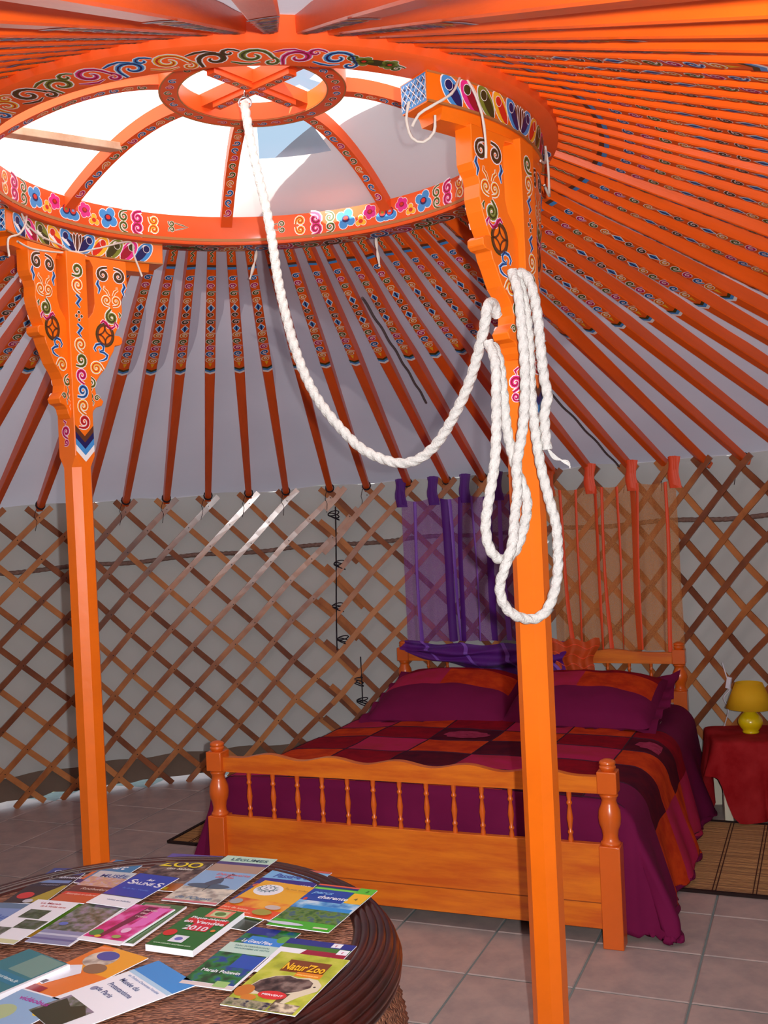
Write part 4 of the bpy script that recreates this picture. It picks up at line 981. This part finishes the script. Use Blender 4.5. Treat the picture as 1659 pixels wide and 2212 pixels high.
leaflet('zoo', 'purple and brown leaflet with big yellow ZOO lettering at the far rim', bk['zoo'], [('r', 0, 0, 1, 1, G4), ('r', 0, .78, 1, 1, (86, 70, 150)), ('r', 0, 0, 1, .2, (170, 96, 40)), ('r', .2, .02, .8, .09, (200, 180, 40)), ('r', .72, .9, .92, .97, (200, 190, 210))], [('ZOO', .10, .63, .20, (238, 214, 20), 0, .78), ('des Sables', .30, .55, .07, (220, 214, 200), .2)])
leaflet('legumes', 'pale leaflet headed Légumes with a grey heron on blue sky', bk['legumes'], [('r', 0, 0, 1, 1, G5), ('r', 0, .86, 1, 1, (190, 222, 200)), ('r', 0, .80, 1, .86, (74, 60, 120)), ('r', 0, .64, 1, .80, (170, 140, 120)), ('r', 0, .30, 1, .64, (136, 172, 210)), ('o', .45, .33, .40, .05, (70, 90, 110)), ('p', ((.30, .36), (.44, .33), (.60, .40), (.58, .46), (.52, .52), (.40, .46)), (70, 78, 96)), ('p', ((.52, .50), (.56, .50), (.60, .58), (.58, .61), (.70, .575), (.57, .59), (.55, .57)), (50, 54, 66)), ('p', ((.46, .34), (.48, .34), (.47, .22), (.46, .22)), (60, 56, 50)), ('r', 0, 0, 1, .03, (206, 110, 120))],
        [('LÉGUMES', .18, .89, .075, (60, 100, 110), 0, .72), ('Découverte', .3, .56, .06, (210, 110, 120), .2), ("de l'île", .35, .50, .06, (210, 110, 120), .2), ('de l\'Ouest', .15, .06, .07, (90, 120, 150), .3)])
leaflet('bateau', 'blue and navy leaflet reading Bateau promenade under the yellow sun leaflet', bk['bateau'], [('r', 0, 0, 1, 1, (36, 56, 130)), ('r', 0, .68, 1, 1, (120, 180, 226)), ('r', 0, .50, 1, .68, (44, 34, 130)), ('p', ((.6, .84), (.95, .80), (.96, .9), (.62, .92)), (214, 190, 90)), ('r', .55, .95, 1, 1, (200, 90, 70)), ('o', .1, .46, .08, .05, (200, 90, 60))], [('Passage du', .15, .72, .15, (60, 80, 160), .3, .7), ('Noirmoutier', .30, .52, .10, WHc, 0, .65)])
leaflet('soleil', 'yellow and orange leaflet with a white sun face emblem', bk['soleil'], [('r', 0, 0, 1, 1, G9), ('r', 0, .45, 1, 1, (230, 168, 34)), ('r', 0, 0, 1, .22, (224, 84, 40)), ('o', .30, .74, .24, .17, WHc)]+[('p', ((.27+.14*math.cos(q-.12), .76+.085*math.sin(q-.12)), (.27+.20*math.cos(q), .76+.125*math.sin(q)), (.27+.14*math.cos(q+.12), .76+.085*math.sin(q+.12))), (60, 100, 110)) for q in [i*PI/7 for i in range(14)]]+[('o', .27, .76, .13, .078, (60, 100, 110)), ('o', .27, .76, .115, .068, WHc), ('o', .23, .78, .02, .012, (30, 40, 90)), ('o', .31, .78, .02, .012, (30, 40, 90)), ('o', .27, .73, .05, .010, (60, 100, 110)), ('o', .12, .30, .10, .08, (160, 160, 160)), ('o', .80, .28, .13, .06, (196, 180, 170)), ('o', .75, .12, .16, .08, (160, 150, 60))], [('Île aux enfants', .55, .80, .06, (180, 130, 30)), ('parc de loisirs', .05, .1, .06, (240, 190, 160)), ('ouvert tous les jours', .05, .03, .05, (240, 190, 160))])
leaflet('charente', 'blue and green leaflet with white charente lettering at the right rim', bk['charente'], [('r', 0, 0, 1, 1, (70, 170, 40)), ('r', 0, .15, 1, .42, G1), ('r', 0, .42, 1, .66, G3), ('r', .2, .42, .98, .50, (40, 140, 210)), ('r', 0, .60, .70, .88, (14, 66, 160)), ('r', 0, .88, .72, .92, (120, 206, 80)), ('r', 0, .93, .72, .97, (20, 40, 110)), ('r', 0, .97, .72, 1, (226, 90, 60)), ('r', .72, .86, 1, 1, (90, 190, 50)), ('r', .72, .62, 1, .86, (238, 180, 30)), ('o', .25, .06, .30, .03, (200, 206, 220)), ('r', .72, .03, .95, .06, (220, 210, 190)), ('o', .08, .62, .03, .03, (210, 60, 40))],
        [('parcs', .08, .76, .09, (120, 180, 230), .3), ('charente', .24, .66, .10, WHc, .1, .50), ('4', .82, .70, .07, (120, 100, 40)), ('2', .86, .90, .07, (40, 110, 30))])
leaflet('vertpeek', 'small black and green leaflet edge under the orange one', bk['vertpeek'], [('r', 0, 0, 1, 1, (30, 50, 30)), ('r', 0, .5, 1, 1, (130, 150, 60)), ('r', .1, .1, .5, .4, (190, 190, 180))])
leaflet('vendee', 'thick green and red booklet titled Pique-nique en Vendée 2010', bk['vendee'], [('r', 0, 0, 1, 1, (28, 104, 36)), ('r', .35, .78, .85, .98, (226, 120, 96)), ('r', .43, .81, .77, .95, (190, 206, 150)), ('o', .6, .88, .12, .05, (90, 130, 60)), ('r', .12, .60, .98, .72, (206, 36, 40)), ('r', .35, .42, .78, .60, (206, 36, 60)), ('o', .14, .32, .13, .08, (206, 40, 34)), ('r', .32, .12, .62, .28, (226, 230, 240)), ('o', .47, .20, .08, .04, (110, 110, 190)), ('o', .9, .46, .05, .03, (210, 120, 40))],
        [('Pique-niquer', .14, .70, .075, WHc, 0, .80), ('en Vendée', .10, .59, .10, WHc, 0, .86), ('2010', .26, .43, .14, WHc, 0, .50), ('www.vendee-tourisme.com', .10, .05, .045, (190, 220, 190), 0, .78)], thick=.0105, name='booklet')
leaflet('rosev', 'green and pink leaflet lying beneath the magenta one', bk['rosev'], [('r', .02, .02, .98, 1, (70, 110, 60)), ('r', .1, .75, .7, .95, (196, 140, 150))], [('au fil', .2, .84, .1, (226, 190, 200))], thick=.003)
leaflet('rose', 'magenta leaflet with parrots and white border', bk['rose'], [('r', .03, .08, .97, 1, G7), ('p', ((.30, .1), (.42, .1), (.62, .98), (.40, .98)), (110, 24, 60)), ('p', ((.62, .40), (.9, .50), (.9, .98), (.66, .98)), (226, 110, 190)), ('o', .18, .20, .14, .08, (40, 130, 60)), ('o', .32, .12, .07, .03, (226, 190, 50)), ('o', .70, .16, .10, .04, (150, 170, 90)), ('o', .7, .33, .09, .07, (230, 190, 220))],
        [('Jardin', .44, .86, .07, (220, 190, 190)), ('des', .44, .77, .07, (220, 190, 190)), ('roses', .44, .68, .07, (220, 190, 190))], thick=.002)
leaflet('vert', 'plain green leaflet edge between the white and grey photo leaflets', bk['vert'], [('r', 0, 0, 1, 1, (96, 140, 34)), ('r', 0, 0, 1, .2, (196, 150, 50))])
leaflet('gris', 'grey green leaflet with an old tree photo and striped pale foot', bk['gris'], [('r', 0, .30, .96, 1, G6), ('r', 0, 0, .96, .30, (136, 140, 176)), ('r', 0, .18, .96, .22, (190, 196, 214)), ('r', 0, .08, .96, .12, (100, 100, 150)), ('o', .22, .45, .10, .04, (90, 110, 190)), ('r', .3, .90, .8, .96, (120, 104, 130))])
leaflet('bleu', 'pale blue leaflet with cursive title at the left edge of the table', bk['bleu'], [('r', 0, 0, 1, 1, (120, 146, 196)), ('r', 0, .85, 1, 1, (90, 120, 150))], [('Autour', .5, .55, .16, (50, 90, 170), .4)])
leaflet('blanc', 'white leaflet with two dark green landscape photos', bk['blanc'], [('r', .2, .55, .70, .76, photo('photo_hedge', (30, 50, 26), (60, 84, 40), (90, 100, 90))), ('r', .45, .32, .98, .52, photo('photo_hedge', (0, 0, 0), (0, 0, 0), (0, 0, 0))), ('r', 0, .10, .45, .32, G6), ('r', 0, .0, 1, .08, (206, 210, 160))], [('Le Marais', .20, .90, .06, (190, 80, 90)), ('de la Venise verte', .30, .83, .055, (196, 90, 80), 0, .6)])
leaflet('teal', 'teal booklet with slanted white lettering at the lower left of the table', bk['teal'], [('r', .0, .05, .95, 1, (40, 120, 130)), ('r', .35, .55, .92, .98, (110, 150, 140)), ('r', 0, .32, .92, .50, (24, 120, 150)), ('r', .05, .08, .55, .28, (190, 200, 220))], [('www.tourisme.fr', .08, .38, .08, (200, 226, 226), 0, .8)], thick=.008, name='booklet')
leaflet('enfant', 'pale blue leaflet with a purple word and toys, bottom left corner', bk['enfant'], [('r', 0, .03, 1, .97, (140, 178, 214)), ('o', .3, .45, .22, .20, (170, 190, 140)), ('o', .85, .62, .08, .06, (226, 200, 60)), ('o', .55, .18, .2, .08, (110, 20, 60)), ('o', .2, .2, .14, .07, (170, 40, 40))], [('vidéobus', .2, .78, .12, (170, 40, 150), 0, .6)])
leaflet('orange', 'orange leaflet with an oval beach photo and white building', bk['orange'], [('r', 0, 0, 1, 1, (226, 120, 40)), ('r', .3, .55, 1, 1, (232, 160, 40)), ('o', .38, .78, .27, .16, G5), ('o', .40, .85, .20, .085, (60, 80, 160)), ('o', .58, .62, .20, .09, (130, 104, 80)), ('p', ((.02, .25), (.30, .20), (.52, .50), (.30, .62), (.1, .55)), (226, 230, 240)), ('r', 0, 0, .5, .18, (150, 20, 30)), ('r', .10, .22, .30, .28, (60, 24, 40))])
leaflet('paris', 'white leaflet titled Musée du Protestantisme with blue sky band', bk['paris'], [('r', 0, .80, 1, 1, (60, 140, 210)), ('r', 0, .76, 1, .80, (170, 206, 230)), ('r', .10, 0, .75, .30, G6), ('p', ((.15, .0), (.75, .0), (.75, .24), (.5, .30), (.4, .22), (.15, .26)), (40, 52, 30)), ('o', .14, .46, .05, .03, (130, 140, 170))],
        [('Musée du', .16, .64, .065, (60, 84, 130)), ('Protestantisme', .16, .55, .065, (60, 84, 130), 0, .56), ('de Paris', .16, .46, .065, (60, 84, 130)), ('en Poitou-Charentes-Vendée', .12, .72, .035, (120, 140, 180), 0, .76)])
leaflet('grand', 'blue leaflet with white script title lying beneath the Marais Poitevin one', bk['grand'], [('r', 0, 0, 1, 1, G2), ('r', 0, .8, .6, 1, (24, 44, 130)), ('r', .2, .2, .95, .75, (50, 130, 210)), ('o', .85, .75, .12, .1, (90, 160, 60))], [('Le Grand Pêne', .12, .56, .12, WHc, .1, .62)])
leaflet('marais', 'green and blue leaflet titled Marais Poitevin with pale heading', bk['marais'], [('r', 0, .08, .96, 1, G2), ('r', .5, .45, .96, .74, (30, 76, 170)), ('r', 0, .76, 1, 1, (186, 214, 200)), ('r', 0, .0, 1, .07, (214, 200, 196)), ('r', .60, .02, .85, .14, (150, 190, 110))],
        [('PARC INTERRÉGIONAL', .16, .92, .045, (90, 130, 130), 0, .7), ('PROGRAMME DE VISITES', .2, .86, .045, (90, 130, 130), 0, .7), ('Marais Poitevin', .10, .30, .09, WHc, 0, .74)])
leaflet('maisons', 'blue, green and crimson leaflet reading Les Maisons du Parc', bk['maisons'], [('r', 0, .82, 1, 1, (30, 44, 130)), ('r', 0, .70, 1, .84, (60, 116, 40)), ('r', 0, .40, 1, .72, (150, 20, 50)), ('p', ((0, .40), (.30, .40), (.40, .72), (0, .72)), WHc), ('r', .68, .86, .82, .98, WHc), ('r', .84, .68, .99, .82, WHc)], [('Les Maisons du Parc', .40, .52, .085, (226, 200, 206), 0, .52), ('f', .73, .88, .08, (200, 60, 100)), ('f', .9, .71, .08, (200, 60, 100))])
leaflet('natur', "yellow green leaflet titled Natur'Zoo with a grey goose, nearest the rim", bk['natur'], [('r', 0, 0, 1, 1, photo('photo_lime', (150, 158, 40), (176, 184, 50), (196, 196, 80), 14)), ('r', .25, .66, .84, .88, (120, 60, 20)), ('r', .5, .60, .86, .68, (220, 130, 30)), ('p', ((.08, .30), (.14, .46), (.28, .56), (.46, .60), (.60, .57), (.72, .60), (.86, .58), (.97, .50), (.98, .40), (.84, .28), (.70, .10), (.62, .06), (.60, .14), (.70, .30), (.50, .26), (.2, .22)), (212, 200, 172)), ('p', ((.10, .32), (.16, .46), (.30, .555), (.46, .59), (.58, .56), (.74, .57), (.84, .52), (.86, .44), (.76, .36), (.60, .29), (.30, .26)), G4), ('o', .90, .46, .018, .012, (30, 20, 16)), ('p', ((.60, .30), (.70, .30), (.66, .06), (.60, .08)), (90, 70, 50)), ('o', .10, .26, .12, .10, (190, 110, 30)), ('o', .24, .16, .10, .05, (200, 120, 30)), ('r', 0, .0, .60, .12, photo('photo_birds', (30, 36, 60), (160, 150, 120), (80, 90, 60))), ('r', .62, .0, .96, .14, G8), ('o', .50, .24, .19, .07, (206, 40, 40))],
        [("Natur'Zoo", .26, .69, .17, (246, 190, 20), 0, .57), ('www.naturzoo.com', .53, .61, .04, (250, 220, 120), 0, .3), ('MERVENT', .36, .225, .04, WHc, 0, .28)])
